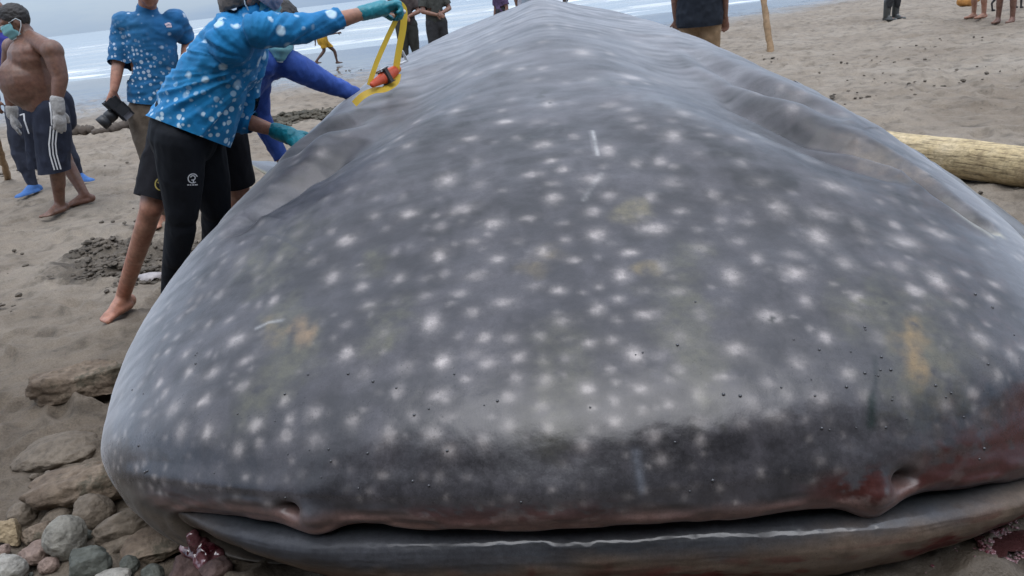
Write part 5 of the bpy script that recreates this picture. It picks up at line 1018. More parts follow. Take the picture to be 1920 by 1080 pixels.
# ---- people farther off on the wet sand
def far_person(label, px_pel, feet_dir, top_mat, bot_mat, skin, facing, arms='down', group=None, shorts=False, boots=None, yaw=0.0, height=1.66, stride=0.0, pant_len=1.0, hair=True, long_top=0.0):
    g = V(px_pel); g.z = float(ground_h(np.array([g.x]), np.array([g.y]))[0]); s = height/1.70
    P_ = person(label, tuple(g), group); f_ = V(facing).normalized(); r = f_.cross(V((0, 0, 1)))
    pel = g+V((0, 0, 0.93*s)); nk = pel+V((0, 0, 0.53*s))+f_*0.02
    h1, h2 = pel-r*0.09*s-V((0, 0, 0.03)), pel+r*0.09*s-V((0, 0, 0.03))
    a1 = g-r*0.11*s+f_*stride*0.35+V((0, 0, 0.08)); a2 = g+r*0.11*s-f_*stride*0.35+V((0, 0, 0.08+0.10*stride))
    k1, k2 = h1.lerp(a1, 0.52)+f_*(0.03+0.10*stride), h2.lerp(a2, 0.52)+f_*(0.03+0.12*stride)
    s1, s2 = nk-r*0.18*s-V((0, 0, 0.09*s)), nk+r*0.18*s-V((0, 0, 0.09*s))
    if arms == 'back': e1, e2 = s1-V((0, 0, 0.26*s))-r*0.08-f_*0.08, s2-V((0, 0, 0.26*s))+r*0.08-f_*0.08; w1, w2 = pel+V((0, 0, 0.10))-f_*0.17-r*0.05, pel+V((0, 0, 0.12))-f_*0.17+r*0.05
    elif arms == 'run': e1, e2 = s1-V((0, 0, 0.22))-r*0.06-f_*0.16, s2-V((0, 0, 0.22))+r*0.05+f_*0.10; w1, w2 = e1-V((0, 0, 0.16))-f_*0.02, e2+f_*0.24+V((0, 0, 0.0))
    else: e1, e2 = s1-V((0, 0, 0.28*s))-r*0.06, s2-V((0, 0, 0.28*s))+r*0.06; w1, w2 = e1-V((0, 0, 0.24*s))+f_*0.06, e2-V((0, 0, 0.24*s))+f_*0.06
    hd = nk+V((0, 0, 0.16*s))+f_*0.03
    bp = torso_pieces(nk, pel, r, s) + arm_pieces(s1, e1, w1, s) + arm_pieces(s2, e2, w2, s) + leg_pieces(h1, k1, a1, s) + leg_pieces(h2, k2, a2, s) + head_pieces(hd, f_, (0, 0, 1), s) + [cap(nk, hd, 0.052, 0.052)]
    bp += foot_pieces(a1, f_, s, False) + foot_pieces(a2, f_, s, False) + hand_pieces(w1, w1-e1, -f_, s, 0.3) + hand_pieces(w2, w2-e2, -f_, s, 0.3)
    solid('body', bp, 0.012, skin, P_, 3)
    ax = V((0, 0, 1)); c1, c2 = s1.lerp(e1, 0.75), s2.lerp(e2, 0.75)
    lt = 0.035 if long_top else 0.0
    tp = [cap(nk-ax*0.12, pel+ax*0.25, 0.125*s, (0.125+lt)*s, r, 1.40), cap(pel+ax*0.25, pel+ax*(0.02-long_top), (0.125+lt)*s, (0.140+lt)*s, r, 1.3), cap(s1, s1.lerp(e1, 0.9), 0.078*s, 0.068*s), cap(s2, s2.lerp(e2, 0.9), 0.078*s, 0.068*s), cap(nk-ax*0.09*s-r*0.15*s, nk-ax*0.09*s+r*0.15*s, 0.082*s, 0.082*s)]
    solid('shirt', tp, 0.012, top_mat, P_, 4, folds(0.009, (8, 8, 7), int(g.x*7) % 50+60), [(pel-ax*(0.03+long_top), (0, 0, -1)), (c1, e1-s1, 0.14), (c2, e2-s2, 0.14)])
    bt = leg_pieces(h1, k1, a1, 1.16*s, 1.15) + leg_pieces(h2, k2, a2, 1.16*s, 1.15) + [cap(pel+ax*0.08, pel-ax*0.05, 0.125, 0.130, r, 1.32)]
    solid('shorts' if pant_len < 0.9 else 'trousers', bt, 0.012, bot_mat, P_, 4, folds(0.008, (9, 9, 7), int(g.y*5) % 50+70), [(g+V((0, 0, 0.93*s*(1-pant_len)+0.06)), (0, 0, -1))])
    if hair: hair_obj(P_, hd, f_, HAIR, 1.0*s)
    if boots:
        for a in (a1, a2): solid('boot', foot_pieces(a, f_, 1.2, False) + [cap(a, a+V((0, 0, 0.26)), 0.062, 0.068)], 0.012, boots, P_, 3)
    return P_, dict(pel=pel, nk=nk, s1=s1, s2=s2, e1=e1, w1=w1, r=r, f=f_, g=g)
YELL = cloth_mat('yellow_cloth', (0.42, 0.24, 0.03), 0.4, 0.8, 0.3, 12); DKG = cloth_mat('dark_olive_cloth', (0.045, 0.047, 0.042), 0.3); DKB = cloth_mat('dark_brown_cloth', (0.055, 0.044, 0.042), 0.3)
PURP = cloth_mat('purple_cloth', (0.085, 0.055, 0.115), 0.35); PALE = cloth_mat('pale_grey_cloth', (0.34, 0.34, 0.38), 0.2); BLK = cloth_mat('black_blue_cloth', (0.014, 0.018, 0.026), 0.3); KH2 = cloth_mat('khaki_cloth', (0.25, 0.165, 0.095), 0.25); GRAPH = cloth_mat('graphite_cloth', (0.035, 0.035, 0.038), 0.3)
far_person('child in a long yellow top running bare legged across the wet sand', (-3.878, 19.509, 0.000), 0, YELL, YELL, skin_mat('skin_deep', (0.085, 0.05, 0.038)), (0.95, 0.3, 0), 'run', pant_len=0.42, stride=0.75, height=1.20, long_top=0.10)
far_person('person in dark brown clothes seen from behind beyond the hanging yellow tape', (-1.360, 14.659, 0.000), 0, DKB, DKG, SK_MID, (-0.2, 1, 0), 'back', pant_len=1.0, height=1.68)
far_person('person in a dark olive shirt with hands clasped behind the back', (-0.774, 14.035, 0.000), 0, DKG, GRAPH, SK_MID, (-0.45, 0.85, 0), 'back', pant_len=1.0, height=1.66)
far_person('person in a purple top showing just above the back of the animal', (0.476, 17.186, 0.000), 0, PURP, GRAPH, SK_MID, (-0.8, -0.5, 0), 'down', height=1.50)
far_person('person in pale grey clothes beside the ridge of the back, mostly out of frame', (0.934, 16.002, 0.000), 0, PALE, PALE, SK_MID, (0.5, 0.8, 0), 'down', height=1.70)
p7, d7 = far_person('person in a black top and khaki shorts walking away on the right of the animal', (2.207, 8.064, 0.000), 0, BLK, KH2, SK_MID, (0.35, 0.9, 0), 'down', pant_len=0.55, height=1.75, long_top=0.12)
bag = simple_mat('bag_black', (0.016, 0.018, 0.022), 0.6, 0.3, 20, 0.3, 60)
BG = tag(empty('shoulder_bag', tuple(d7['pel']+d7['r']*0.22+V((0, 0, 0.28)))), 'black bag slung on the side of the person in khaki shorts', 'bag')
b0 = V(BG.location); solid('bag_body', [cap(b0+V((0, 0, 0.10)), b0-V((0, 0, 0.08)), 0.085, 0.105, d7['f'], 1.2)], 0.012, bag, BG, 3)
raw('strap', [cap(b0+V((0, 0, 0.18)), d7['nk']+V((0, 0, -0.02))+d7['r']*0.06, 0.014, 0.014, n=8)], bag, BG)
far_person('person in graphite trousers and rubber boots, only the lower legs in view', (7.588, 14.644, 0.000), 0, GRAPH, GRAPH, SK_MID, (0.35, -0.9, 0), 'down', boots=simple_mat('boot_rubber', (0.045, 0.047, 0.045), 0.35, 0.2, 20), height=1.66)
far_person('barefoot person with tan lower legs, feet together facing left', (8.282, 13.112, 0.000), 0, DKG, KH2, skin_mat('skin_light', (0.30, 0.16, 0.105)), (-0.95, -0.2, 0), 'down', pant_len=0.40, height=1.62)
far_person('barefoot person with dark brown lower legs at the far right', (8.245, 12.364, 0.000), 0, PURP, GRAPH, SK_DARK, (-0.8, -0.5, 0), 'down', pant_len=0.45, height=1.62)

# ---- dark dog between them (only its legs reach into the picture)
dg0 = V((9.435, 14.103, 0.000)); DOG = tag(empty('dog', (dg0.x, dg0.y, 0)), 'thin black dog standing behind the barefoot people', 'dog')
fx = V((0.98, 0.15, 0)); fy = V((-0.15, 0.98, 0)); dp = []
c = dg0+V((0, 0, 0.42)); dp += [ell(c+fx*0.17, fy*0.085, V((0, 0, 0.125)), fx*0.17), ell(c-fx*0.12+V((0, 0, 0.02)), fy*0.07, V((0, 0, 0.09)), fx*0.20), cap(c+fx*0.28+V((0, 0, 0.05)), c+fx*0.42+V((0, 0, 0.20)), 0.065, 0.05), ell(c+fx*0.47+V((0, 0, 0.23)), fy*0.05, V((0, 0, 0.055)), fx*0.075), cap(c+fx*0.50+V((0, 0, 0.22)), c+fx*0.60+V((0, 0, 0.19)), 0.034, 0.022)]
for k in (-1, 1):
    dp += [cap(c+fx*0.22+fy*k*0.06-V((0, 0, 0.05)), c+fx*0.19+fy*k*0.06-V((0, 0, 0.22)), 0.042, 0.024), cap(c+fx*0.19+fy*k*0.06-V((0, 0, 0.22)), c+fx*0.21+fy*k*0.06-V((0, 0, 0.40)), 0.022, 0.017), cap(c+fx*0.21+fy*k*0.06-V((0, 0, 0.405)), c+fx*0.25+fy*k*0.06-V((0, 0, 0.405)), 0.019, 0.016)]
    dp += [cap(c-fx*0.24+fy*k*0.05, c-fx*0.18+fy*k*0.06-V((0, 0, 0.16)), 0.062, 0.036), cap(c-fx*0.18+fy*k*0.06-V((0, 0, 0.16)), c-fx*0.30+fy*k*0.06-V((0, 0, 0.28)), 0.030, 0.018), cap(c-fx*0.30+fy*k*0.06-V((0, 0, 0.28)), c-fx*0.27+fy*k*0.06-V((0, 0, 0.40)), 0.017, 0.016), cap(c-fx*0.27+fy*k*0.06-V((0, 0, 0.405)), c-fx*0.22+fy*k*0.06-V((0, 0, 0.405)), 0.019, 0.016)]
    dp += [cap(c+fx*0.44+fy*k*0.035+V((0, 0, 0.27)), c+fx*0.43+fy*k*0.05+V((0, 0, 0.33)), 0.022, 0.008)]
dp += [cap(c-fx*0.30+V((0, 0, 0.04)), c-fx*0.50+V((0, 0, 0.16)), 0.02, 0.010)]
solid('body', dp, 0.010, simple_mat('dog_fur', (0.022, 0.020, 0.020), 0.8, 0.3, 30, 0.4, 90), DOG, 3)

# ------------------------------------------------------------------ tape measure between the hand and the back of the animal
YT = NT('yellow_tape'); tv = YT.co('Object'); YT.set(Base_Color=YT.mix(YT.ramp(YT.noise(tv, 25, 4), [(0.35, 0.0), (0.7, 0.7)]), (0.80, 0.56, 0.07), (0.72, 0.43, 0.04)), Roughness=0.5)
_ts = YT.add('ShaderNodeBsdfTranslucent'); _ts.inputs[0].default_value = (0.85, 0.58, 0.07, 1); _mx = YT.add('ShaderNodeMixShader'); _mx.inputs[0].default_value = 0.4
YT.l.new(YT.b.outputs[0], _mx.inputs[1]); YT.l.new(_ts.outputs[0], _mx.inputs[2]); YT.l.new(_mx.outputs[0], YT.n['Material Output'].inputs['Surface'])
def ribbon(name, pts, width, normal, mat, parent, n=40, thick=0.0015):
    P = [V(p) for p in pts]; m = len(P); sam = []
    for t in np.linspace(0, m-1-1e-6, n):
        i = int(t); f_ = t-i; p0, p1, p2, p3 = P[max(i-1, 0)], P[i], P[i+1], P[min(i+2, m-1)]
        sam.append(0.5*((2*p1)+(p2-p0)*f_+(2*p0-5*p1+4*p2-p3)*f_**2+(3*p1-p0-3*p2+p3)*f_**3))
    org = V(parent.location); vs = []
    for i, p in enumerate(sam):
        tg = (sam[min(i+1, n-1)]-sam[max(i-1, 0)]).normalized(); sd_ = tg.cross(V(normal)).normalized()*width*0.5
        vs += [tuple(p-sd_-org), tuple(p+sd_-org)]
    o = mesh_obj(name, vs, [(2*i, 2*i+1, 2*i+3, 2*i+2) for i in range(n-1)], mat, parent)
    return o
tc = V((-0.461, 3.560, 1.065)); TM = tag(empty('tape_measure', tuple(tc)), 'red reel tape measure with yellow tape looped from the raised teal glove', 'tape measure')
ta, tb = V((-0.517, 3.480, 1.048)), V((-0.404, 3.640, 1.091)); td = (tb-ta).normalized(); tu = V((-0.45, -0.15, 0.88)); tu = (tu-td*td.dot(tu)).normalized(); tn = td.cross(tu)
RED = simple_mat('reel_red', (0.55, 0.075, 0.025), 0.4, 0.2, 25); ORG = simple_mat('reel_orange', (0.62, 0.17, 0.02), 0.4, 0.15, 25); RBL = simple_mat('reel_black', (0.03, 0.022, 0.02), 0.5, 0.2, 30)
L = (tb-ta).length
raw('reel_case', [cap(ta+td*0.01, ta+td*L*0.62, 0.014, 0.031, tn, 0.7), cap(ta+td*L*0.5, tb-td*0.03, 0.031, 0.024, tn, 0.7)], RED, TM)
raw('reel_handle', [cap(tb-td*0.06, tb, 0.027, 0.016, tn, 0.6)], ORG, TM)
obox('reel_band', ta+td*L*0.52, td*0.014, tu*0.034, tn*0.026, RBL, TM, 0.004)
obox('reel_label', ta+td*L*0.52+tu*0.033, td*0.024, tu*0.005, tn*0.018, WHITE, TM, 0.002)
hp = V((-0.350, 3.600, 1.353))
ribbon('tape', [V((-0.352, 3.560, 1.372)), V((-0.333, 3.580, 1.343)), V((-0.348, 3.600, 1.272)), V((-0.381, 3.610, 1.183)), V((-0.404, 3.620, 1.119)), V((-0.416, 3.620, 1.078))], 0.030, (0.25, -1, 0.1), YT.m, TM, 60)
ribbon('tape', [V((-0.341, 3.570, 1.357)), V((-0.369, 3.580, 1.311)), V((-0.426, 3.560, 1.228)), V((-0.484, 3.530, 1.136)), V((-0.529, 3.500, 1.047))], 0.022, (0.5, -1, 0.3), YT.m, TM, 60)
ribbon('tape', [V((-0.412, 3.620, 1.072)), V((-0.424, 3.580, 1.038)), V((-0.464, 3.520, 1.021)), V((-0.514, 3.500, 1.022)), V((-0.561, 3.470, 1.008)), V((-0.603, 3.460, 0.979))], 0.040, (0.1, -0.55, 0.8), YT.m, TM, 60)
raw('tape_hook', [cap(V((-0.345, 3.560, 1.340)), V((-0.332, 3.560, 1.334)), 0.010, 0.010, n=10)], WHITE, TM)
raw('wrist_cord', [cap(V((-0.380, 3.700, 1.162)), V((-0.369, 3.740, 1.114)), 0.006, 0.007, n=8), cap(V((-0.395, 3.660, 1.110)), V((-0.369, 3.740, 1.114)), 0.006, 0.006, n=8)], WHITE, TM)

# ------------------------------------------------------------------ driftwood, poles, log
WOODP = simple_mat('bamboo_pole', (0.27, 0.175, 0.095), 0.7, 0.3, 18, 0.4, 50); DRIFT = simple_mat('driftwood_dark', (0.075, 0.058, 0.045), 0.85, 0.4, 14, 0.6, 40)
def stick(name, label, cat, pts, radii, mat, knots=0.0, seed=0, loc=None):
    P = [V(p) for p in pts]; org = V((P[0].x, P[0].y, P[0].z)); rng = np.random.default_rng(seed)
    vs = []; fs = []; n = 10; m = 26
    for i in range(m):
        t = i/(m-1)*(len(P)-1); k = min(int(t), len(P)-2); p = P[k].lerp(P[k+1], t-k); r = np.interp(t, range(len(P)), radii)
        if knots and i % 5 == 2: r *= 1+knots
        tg = (P[k+1]-P[k]).normalized(); e1 = tg.orthogonal().normalized(); e2 = tg.cross(e1); p = p+e1*rng.normal()*r*0.12
        for j in range(n):
            a = 2*math.pi*j/n; rr_ = r*(1+0.10*rng.normal()); vs.append(tuple(p+e1*math.cos(a)*rr_+e2*math.sin(a)*rr_-org))
    for i in range(m-1):
        for j in range(n): fs.append((i*n+j, i*n+(j+1) % n, (i+1)*n+(j+1) % n, (i+1)*n+j))
    fs.append(tuple(range(n-1, -1, -1))); fs.append(tuple((m-1)*n+j for j in range(n)))
    o = mesh_obj(name, vs, fs, mat, None, True, tuple(org)); return tag(o, label, cat)
pb = V((4.373, 11.941, 0.000)); pt = V((4.338, 12.250, 0.791)); stick('bamboo_pole', 'thin bamboo pole leaning upright out of the sand to the right of the animal', 'pole', [pb-V((0, 0, 0.1)), pt, pt+(pt-pb)*1.1], [0.052, 0.042, 0.034], WOODP, 0.12, 1)
pb = V((-5.415, 8.482, -0.000)); pt = V((-4.819, 7.600, 0.530)); stick('bamboo_pole', 'brown stake stuck in the sand at the left edge beside the blue shoes', 'pole', [pb-V((0, 0, 0.1)), pt, pt+(pt-pb)*2.0], [0.034, 0.030, 0.024], WOODP, 0.12, 2)
stick('thin_post', 'thin dark post seen past the ridge of the back', 'post', [V((1.651, 16.186, 0.000)), V((1.722, 16.000, 1.112))], [0.05, 0.05], DRIFT, 0.0, 3)
stick('driftwood_branch', 'long thin driftwood branch lying behind the man with the camera', 'driftwood', [V((-5.769, 11.253, 0.000))+V((0, 0, 0.04)), V((-5.605, 11.406, 0.000))+V((0, 0, 0.05)), V((-5.491, 11.782, 0.000))+V((0, 0, 0.06)), V((-5.308, 12.343, 0.000))+V((0, 0, 0.06))], [0.045, 0.06, 0.055, 0.04], DRIFT, 0.2, 4)
stick('driftwood_stub', 'short dark driftwood stub left of the long branch', 'driftwood', [V((-6.337, 11.656, 0.000))+V((0, 0, 0.05)), V((-6.143, 11.619, 0.000))+V((0, 0, 0.06)), V((-5.910, 11.603, 0.000))+V((0, 0, 0.06))], [0.06, 0.075, 0.05], DRIFT, 0.2, 5)
la, lb = V((2.568, 5.067, 0.000)), V((3.299, 3.746, 0.000)); rl = 0.118
la.z = rl*0.80; lb.z = rl*0.80; ax = (lb-la).normalized(); e1 = V((0, 0, 1)); e2 = ax.cross(e1).normalized(); e1 = e2.cross(ax); LL = (lb-la).length
tq, qq = np.meshgrid(np.linspace(0, 1, 160), np.linspace(0, 2*math.pi, 64))
cx = la.x+(lb.x-la.x)*tq; cy = la.y+(lb.y-la.y)*tq; cz = la.z+(lb.z-la.z)*tq
rad = rl*(1+0.05*fbm(tq*5, np.cos(qq)*1.5, np.sin(qq)*1.5, 3, seed=301)+0.03*fbm(tq*22, np.cos(qq)*3, np.sin(qq)*3, 3, seed=302))*np.where(tq < 0.015, 0.72, 1)
lv = np.stack([cx+(e1.x*np.cos(qq)+e2.x*np.sin(qq))*rad, cy+(e1.y*np.cos(qq)+e2.y*np.sin(qq))*rad, cz+(e1.z*np.cos(qq)+e2.z*np.sin(qq))*rad], -1)
LG = tag(empty('fallen_log', tuple(la)), 'pale barkless log lying on the sand at the right', 'log')
lm = NT('bleached_wood'); v = lm.co('Object'); gv = lm.add('ShaderNodeMapping'); gv.vector_type = 'TEXTURE'; gv.inputs['Rotation'].default_value = (0, 0, math.atan2(ax.y, ax.x)); gv.inputs['Scale'].default_value = (9.0, 1.0, 1.0); lm.l.new(v, gv.inputs['Vector']); a = lm.noise(v, 5, 6, 0.65); gr = lm.noise(gv.outputs[0], 60, 5, 0.7); b = lm.noise(v, 34, 5, 0.7); 
c = lm.ramp(a, [(0.30, (0.30, 0.22, 0.125)), (0.48, (0.50, 0.39, 0.22)), (0.70, (0.60, 0.49, 0.32))]); c = lm.mix(1.0, c, lm.ramp(b, [(0.30, 0.62), (0.55, 1.05), (0.8, 1.12)]), 'MULTIPLY')
c = lm.mix(1.0, c, lm.ramp(gr, [(0.36, 0.45), (0.5, 1.0), (0.7, 1.1)]), 'MULTIPLY'); lm.set(Base_Color=c, Roughness=0.85); lm.bump(lm.math('ADD', lm.math('ADD', a, gr), lm.math('MULTIPLY', b, 0.4)), 0.5, 0.02)
mesh_obj('trunk', lv.reshape(-1, 3)-np.array(la), grid_faces(64, 160), lm.m, LG)
raw('cut_end', [ring_solid([(la+ax*0.02, e1*rl*0.74, e2*rl*0.74), (la-ax*0.004, e1*rl*0.70, e2*rl*0.70)], 40)], lm.m, LG)
SACK = tag(empty('sack', tuple(V((9.618, 15.634, 0.000)))), 'orange tan sack lying on the sand behind the tan legs', 'sack')
sb = V(SACK.location); solid('sack_body', [ell(sb+V((0, 0, 0.10)), (0.20, 0, 0), (0, 0.13, 0), (0, 0, 0.12)), ell(sb+V((0.12, 0, 0.14)), (0.12, 0, 0), (0, 0.11, 0), (0, 0, 0.10))], 0.012, cloth_mat('sack_cloth', (0.42, 0.20, 0.06), 0.3), SACK, 4, folds(0.012, (8, 8, 8), 91))

# ------------------------------------------------------------------ rocks
def rock_mat(name, a, b, lichen=None):
    t = NT(name); v = t.co('Object'); n = t.noise(v, 6, 6, 0.65); f_ = t.noise(v, 45, 5, 0.7)
    c = t.ramp(n, [(0.32, a), (0.66, b)])
    c = t.mix(1.0, c, t.ramp(f_, [(0.28, 0.62), (0.5, 1.0), (0.75, 1.25)]), 'MULTIPLY')
    if lichen: c = t.mix(t.ramp(t.noise(v, 9, 5, 0.7), [(0.52, 0.0), (0.62, 0.7)]), c, lichen)
    t.set(Base_Color=c, Roughness=0.8, Specular_IOR_Level=0.35); t.bump(t.math('ADD', n, t.math('MULTIPLY', f_, 0.5)), 0.7, 0.02); return t.m
RM = dict(brown=rock_mat('rock_brown', (0.085, 0.060, 0.042), (0.24, 0.185, 0.135), (0.035, 0.035, 0.022)), grey=rock_mat('rock_grey', (0.16, 0.15, 0.125), (0.27, 0.255, 0.22)),
          dark=rock_mat('rock_dark', (0.055, 0.06, 0.052), (0.125, 0.13, 0.112)), pink=rock_mat('rock_pink', (0.16, 0.11, 0.09), (0.27, 0.20, 0.165)), yellow=rock_mat('rock_yellow', (0.20, 0.145, 0.085), (0.36, 0.28, 0.175)),
          sandy=rock_mat('rock_sandy', (0.105, 0.083, 0.062), (0.175, 0.142, 0.108)), wet=rock_mat('rock_wet', (0.05, 0.03, 0.028), (0.13, 0.085, 0.075)), pale=rock_mat('rock_pale', (0.24, 0.225, 0.20), (0.36, 0.34, 0.30)))
def rock(label, base, w, h, dep, yaw, mat, seed, angular=0.0, sink=0.25, tilt=(0, 0), group=None, name='rock', sub=5, boxy=0.0):
    bm = bmesh.new(); bmesh.ops.create_icosphere(bm, subdivisions=sub, radius=1.0)
    me = bpy.data.meshes.new(name); bm.to_mesh(me); bm.free()
    n = len(me.vertices); co = np.empty(n*3); me.vertices.foreach_get('co', co); co = co.reshape(-1, 3); rng = np.random.default_rng(seed)
    if boxy: co = co/(np.abs(co)**boxy).sum(1)[:, None]**(1/boxy)
    if angular > 0:
        for k in range(9):
            d = rng.normal(size=3); d /= np.linalg.norm(d); o_ = rng.uniform(0.5, 0.88)*(1.2 if boxy else 1); s_ = co@d
            co = co-np.outer(np.maximum(s_-o_, 0)*angular, d)
    nz = 0.16*fbm(co[:, 0]*1.2+seed, co[:, 1]*1.2, co[:, 2]*1.2, 3, seed=seed)+(0.05+0.05*angular)*fbm(co[:, 0]*4+seed, co[:, 1]*4, co[:, 2]*4, 3, seed=seed+1)+0.028*fbm(co[:, 0]*14, co[:, 1]*14, co[:, 2]*14, 2, seed=seed+2)
    w *= 0.92; h *= 0.9
    co = co*(1+nz)[:, None]*np.array([w/2, dep/2, h/2/(1-sink*0.5)])
    me.vertices.foreach_set('co', co.astype(np.float32).ravel()); me.materials.append(RM[mat]); me.polygons.foreach_set('use_smooth', [True]*len(me.polygons)); me.update()
    if angular > 0.5: me.polygons.foreach_set('use_smooth', [True]*len(me.polygons))
    o = bpy.data.objects.new(name, me); b = V(base); gz_ = float(ground_h(np.array([b.x]), np.array([b.y]))[0])
    o.location = (b.x, b.y+dep*0.35, gz_+h*0.5*(1-sink)); o.rotation_euler = (R_(tilt[0]), R_(tilt[1]), R_(yaw)); link(o)
    return tag(o, label, 'rock' if name != 'pebble' else 'pebble', group)
rock('long brown slab of rock beside the flank of the head, dark on its near face', (-1.860, 2.859, 0.000), 0.407, 0.165, 0.17, 14, 'brown', 3, 1.0, 0.25, (0, -4), boxy=4.0)
rock('wide sand coated boulder half buried at the left, below the brown slab', (-1.736, 2.351, 0.000), 0.362, 0.075, 0.26, 18, 'sandy', 5, 0.3, 0.85)
rock('layered brown slab with a pale flat top, above the round grey boulder', (-1.464, 2.070, 0.000), 0.353, 0.14, 0.16, 16, 'brown', 8, 0.9, 0.2, (0, -6), boxy=4.0)
rock('rounded sandy rock just under the layered slab', (-1.384, 1.957, 0.000), 0.125, 0.105, 0.12, 10, 'sandy', 9, 0.3, 0.50)
rock('long sand crusted rock with a tan tip lying against the chin', (-1.217, 1.858, 0.000), 0.237, 0.10, 0.11, 28, 'sandy', 12, 0.4, 0.50)
rock('jagged flat slab jutting out over dark pebbles beside the chin', (-1.115, 1.782, 0.000), 0.191, 0.075, 0.12, 12, 'brown', 14, 1.0, 0.0, (6, -5), boxy=4.0)
rock('smooth round grey beige boulder, largest of the pebbles in the corner', (-1.372, 1.787, 0.000), 0.123, 0.135, 0.12, 0, 'grey', 17, 0.25, 0.25)
rock('dark green grey pointed rock in front of the round boulder', (-1.269, 1.687, 0.000), 0.144, 0.125, 0.10, 10, 'dark', 19, 0.9, 0.25)
rock('pinkish brown angular block left of the round boulder', (-1.480, 1.798, 0.000), 0.096, 0.075, 0.08, 8, 'pink', 21, 0.9, 0.2, boxy=4.0)
rock('yellowish angular rock at the left edge of the picture', (-1.631, 1.929, 0.000), 0.094, 0.080, 0.09, 0, 'yellow', 23, 0.9, 0.2, boxy=4.0)
rock('pale grey rounded rock in the bottom left corner', (-1.484, 1.703, 0.000), 0.098, 0.090, 0.09, 0, 'pale', 25, 0.2, 0.15)
rock('small dark upright pebble under the jagged slab', (-1.152, 1.707, 0.000), 0.056, 0.062, 0.05, 0, 'dark', 27, 0.1, 0.15)
rock('dark smooth pebble to the right of the small upright one', (-1.079, 1.675, 0.000), 0.067, 0.065, 0.06, 0, 'dark', 29, 0.1, 0.15)
rock('flat pale stone at the bottom edge, right of the dark pointed rock', (-1.181, 1.659, 0.000), 0.116, 0.045, 0.07, 0, 'pale', 31, 0.1, 0.2)
rock('dark rugged rock wedged under the corner of the jaw', (-0.976, 1.655, -0.000), 0.122, 0.080, 0.09, 20, 'wet', 33, 0.9, 0.2, boxy=4.0)
rock('wet reddish rock under the jaw, smeared with blood', (-0.886, 1.625, 0.000), 0.106, 0.07, 0.08, -10, 'wet', 35, 0.8, 0.2)
rock('brown stone half sunk between the yellowish rock and the round boulder', (-1.541, 1.933, 0.000), 0.108, 0.075, 0.09, 5, 'brown', 37, 0.7, 0.35)
rock('low muddy rock near the left edge above the yellowish one', (-1.661, 2.045, 0.000), 0.133, 0.085, 0.11, 12, 'sandy', 39, 0.4, 0.65)
rock('sandy lump under the left end of the layered slab', (-1.522, 2.002, 0.000), 0.111, 0.065, 0.09, 20, 'sandy', 41, 0.4, 0.60)
rock('little upright pale stone standing below the layered slab', (-1.495, 2.073, 0.000), 0.029, 0.040, 0.022, 0, 'pale', 43, 0.1, 0.1, (0, 12))
rock('small beige stone resting behind the round boulder', (-1.413, 1.925, 0.000), 0.042, 0.036, 0.04, 0, 'yellow', 45, 0.1, 0.2)
rock('small dark stone right of the round boulder', (-1.361, 1.892, 0.000), 0.042, 0.036, 0.035, 0, 'dark', 47, 0.3, 0.2)
rock('tiny whitish stone at the left edge under the yellowish rock', (-1.566, 1.812, 0.000), 0.034, 0.032, 0.035, 0, 'pale', 49, 0.4, 0.2)
rock('tan wedge shaped stone at the left edge below the yellowish rock', (-1.596, 1.857, 0.000), 0.041, 0.04, 0.045, 0, 'pink', 51, 0.9, 0.2)
rock('low mauve stone between the pinkish block and the dark pointed rock', (-1.392, 1.737, 0.000), 0.066, 0.045, 0.05, 0, 'pink', 53, 0.2, 0.3)
rock('sandy shelf of rock under the tan tipped one', (-1.240, 1.821, 0.000), 0.171, 0.05, 0.10, 22, 'sandy', 55, 0.5, 0.65)
rng = np.random.default_rng(15); GP = 'small pebbles scattered among the rocks'
for k in range(46):
    px, py = rng.uniform(-0.30, 0.95), rng.uniform(0, 1); x = -2.0+px*1.15; y = 1.45+py*0.85
    if x > -1.05-0.15*(y-1.5) : continue
    w = rng.uniform(0.018, 0.045); rock('small pebble lying loose among the larger rocks', (x, y, 0), w, w*0.7, w*0.8, rng.uniform(0, 180), ['grey', 'dark', 'sandy', 'brown', 'pale'][k % 5], 100+k, 0.3, 0.2, group=GP, name='pebble', sub=2)

# ------------------------------------------------------------------ churned sand, weed and litter
def clods(name, centres, n, seed, mat, rmin, rmax):
    rng = np.random.default_rng(seed); bm = bmesh.new()
    for k in range(n):
        c, sx, sy = centres[rng.integers(len(centres))]; a, r = rng.uniform(0, 6.28), rng.uniform(0, 1)**0.6
        x, y = c[0]+math.cos(a)*r*sx, c[1]+math.sin(a)*r*sy; s_ = rng.uniform(rmin, rmax)*(1.15-0.5*r)
        z = float(ground_h(np.array([x]), np.array([y]))[0])+0.03*(1-r)
        M_ = Matrix.Translation((x, y, z)) @ Matrix.Rotation(rng.uniform(0, 6.28), 4, 'Z') @ Matrix.Diagonal((s_*rng.uniform(0.7, 1.8), s_, s_*rng.uniform(0.4, 0.8), 1))
        g_ = bmesh.ops.create_icosphere(bm, subdivisions=2, radius=1.0, matrix=M_)
        for v in g_['verts']: v.co += V(rng.normal(size=3))*s_*0.10
    me = bpy.data.meshes.new(name); bm.to_mesh(me); bm.free(); me.materials.append(mat)
    o = link(bpy.data.objects.new(name, me)); o['kind'] = 'stuff'; return o
MUD = rock_mat('churned_sand', (0.055, 0.046, 0.036), (0.135, 0.112, 0.088)); WEED = rock_mat('weed_mat', (0.040, 0.038, 0.028), (0.11, 0.095, 0.07))
clods('churned_mud', [((-2.764, 5.063, 0.000), 0.22, 0.24), ((-2.458, 4.739, 0.000), 0.38, 0.34), ((-2.199, 4.363, 0.000), 0.22, 0.20), ((-2.456, 4.540, 0.000), 0.25, 0.2), ((-1.925, 4.710, 0.000), 0.2, 0.3)], 520, 5, MUD, 0.006, 0.026)
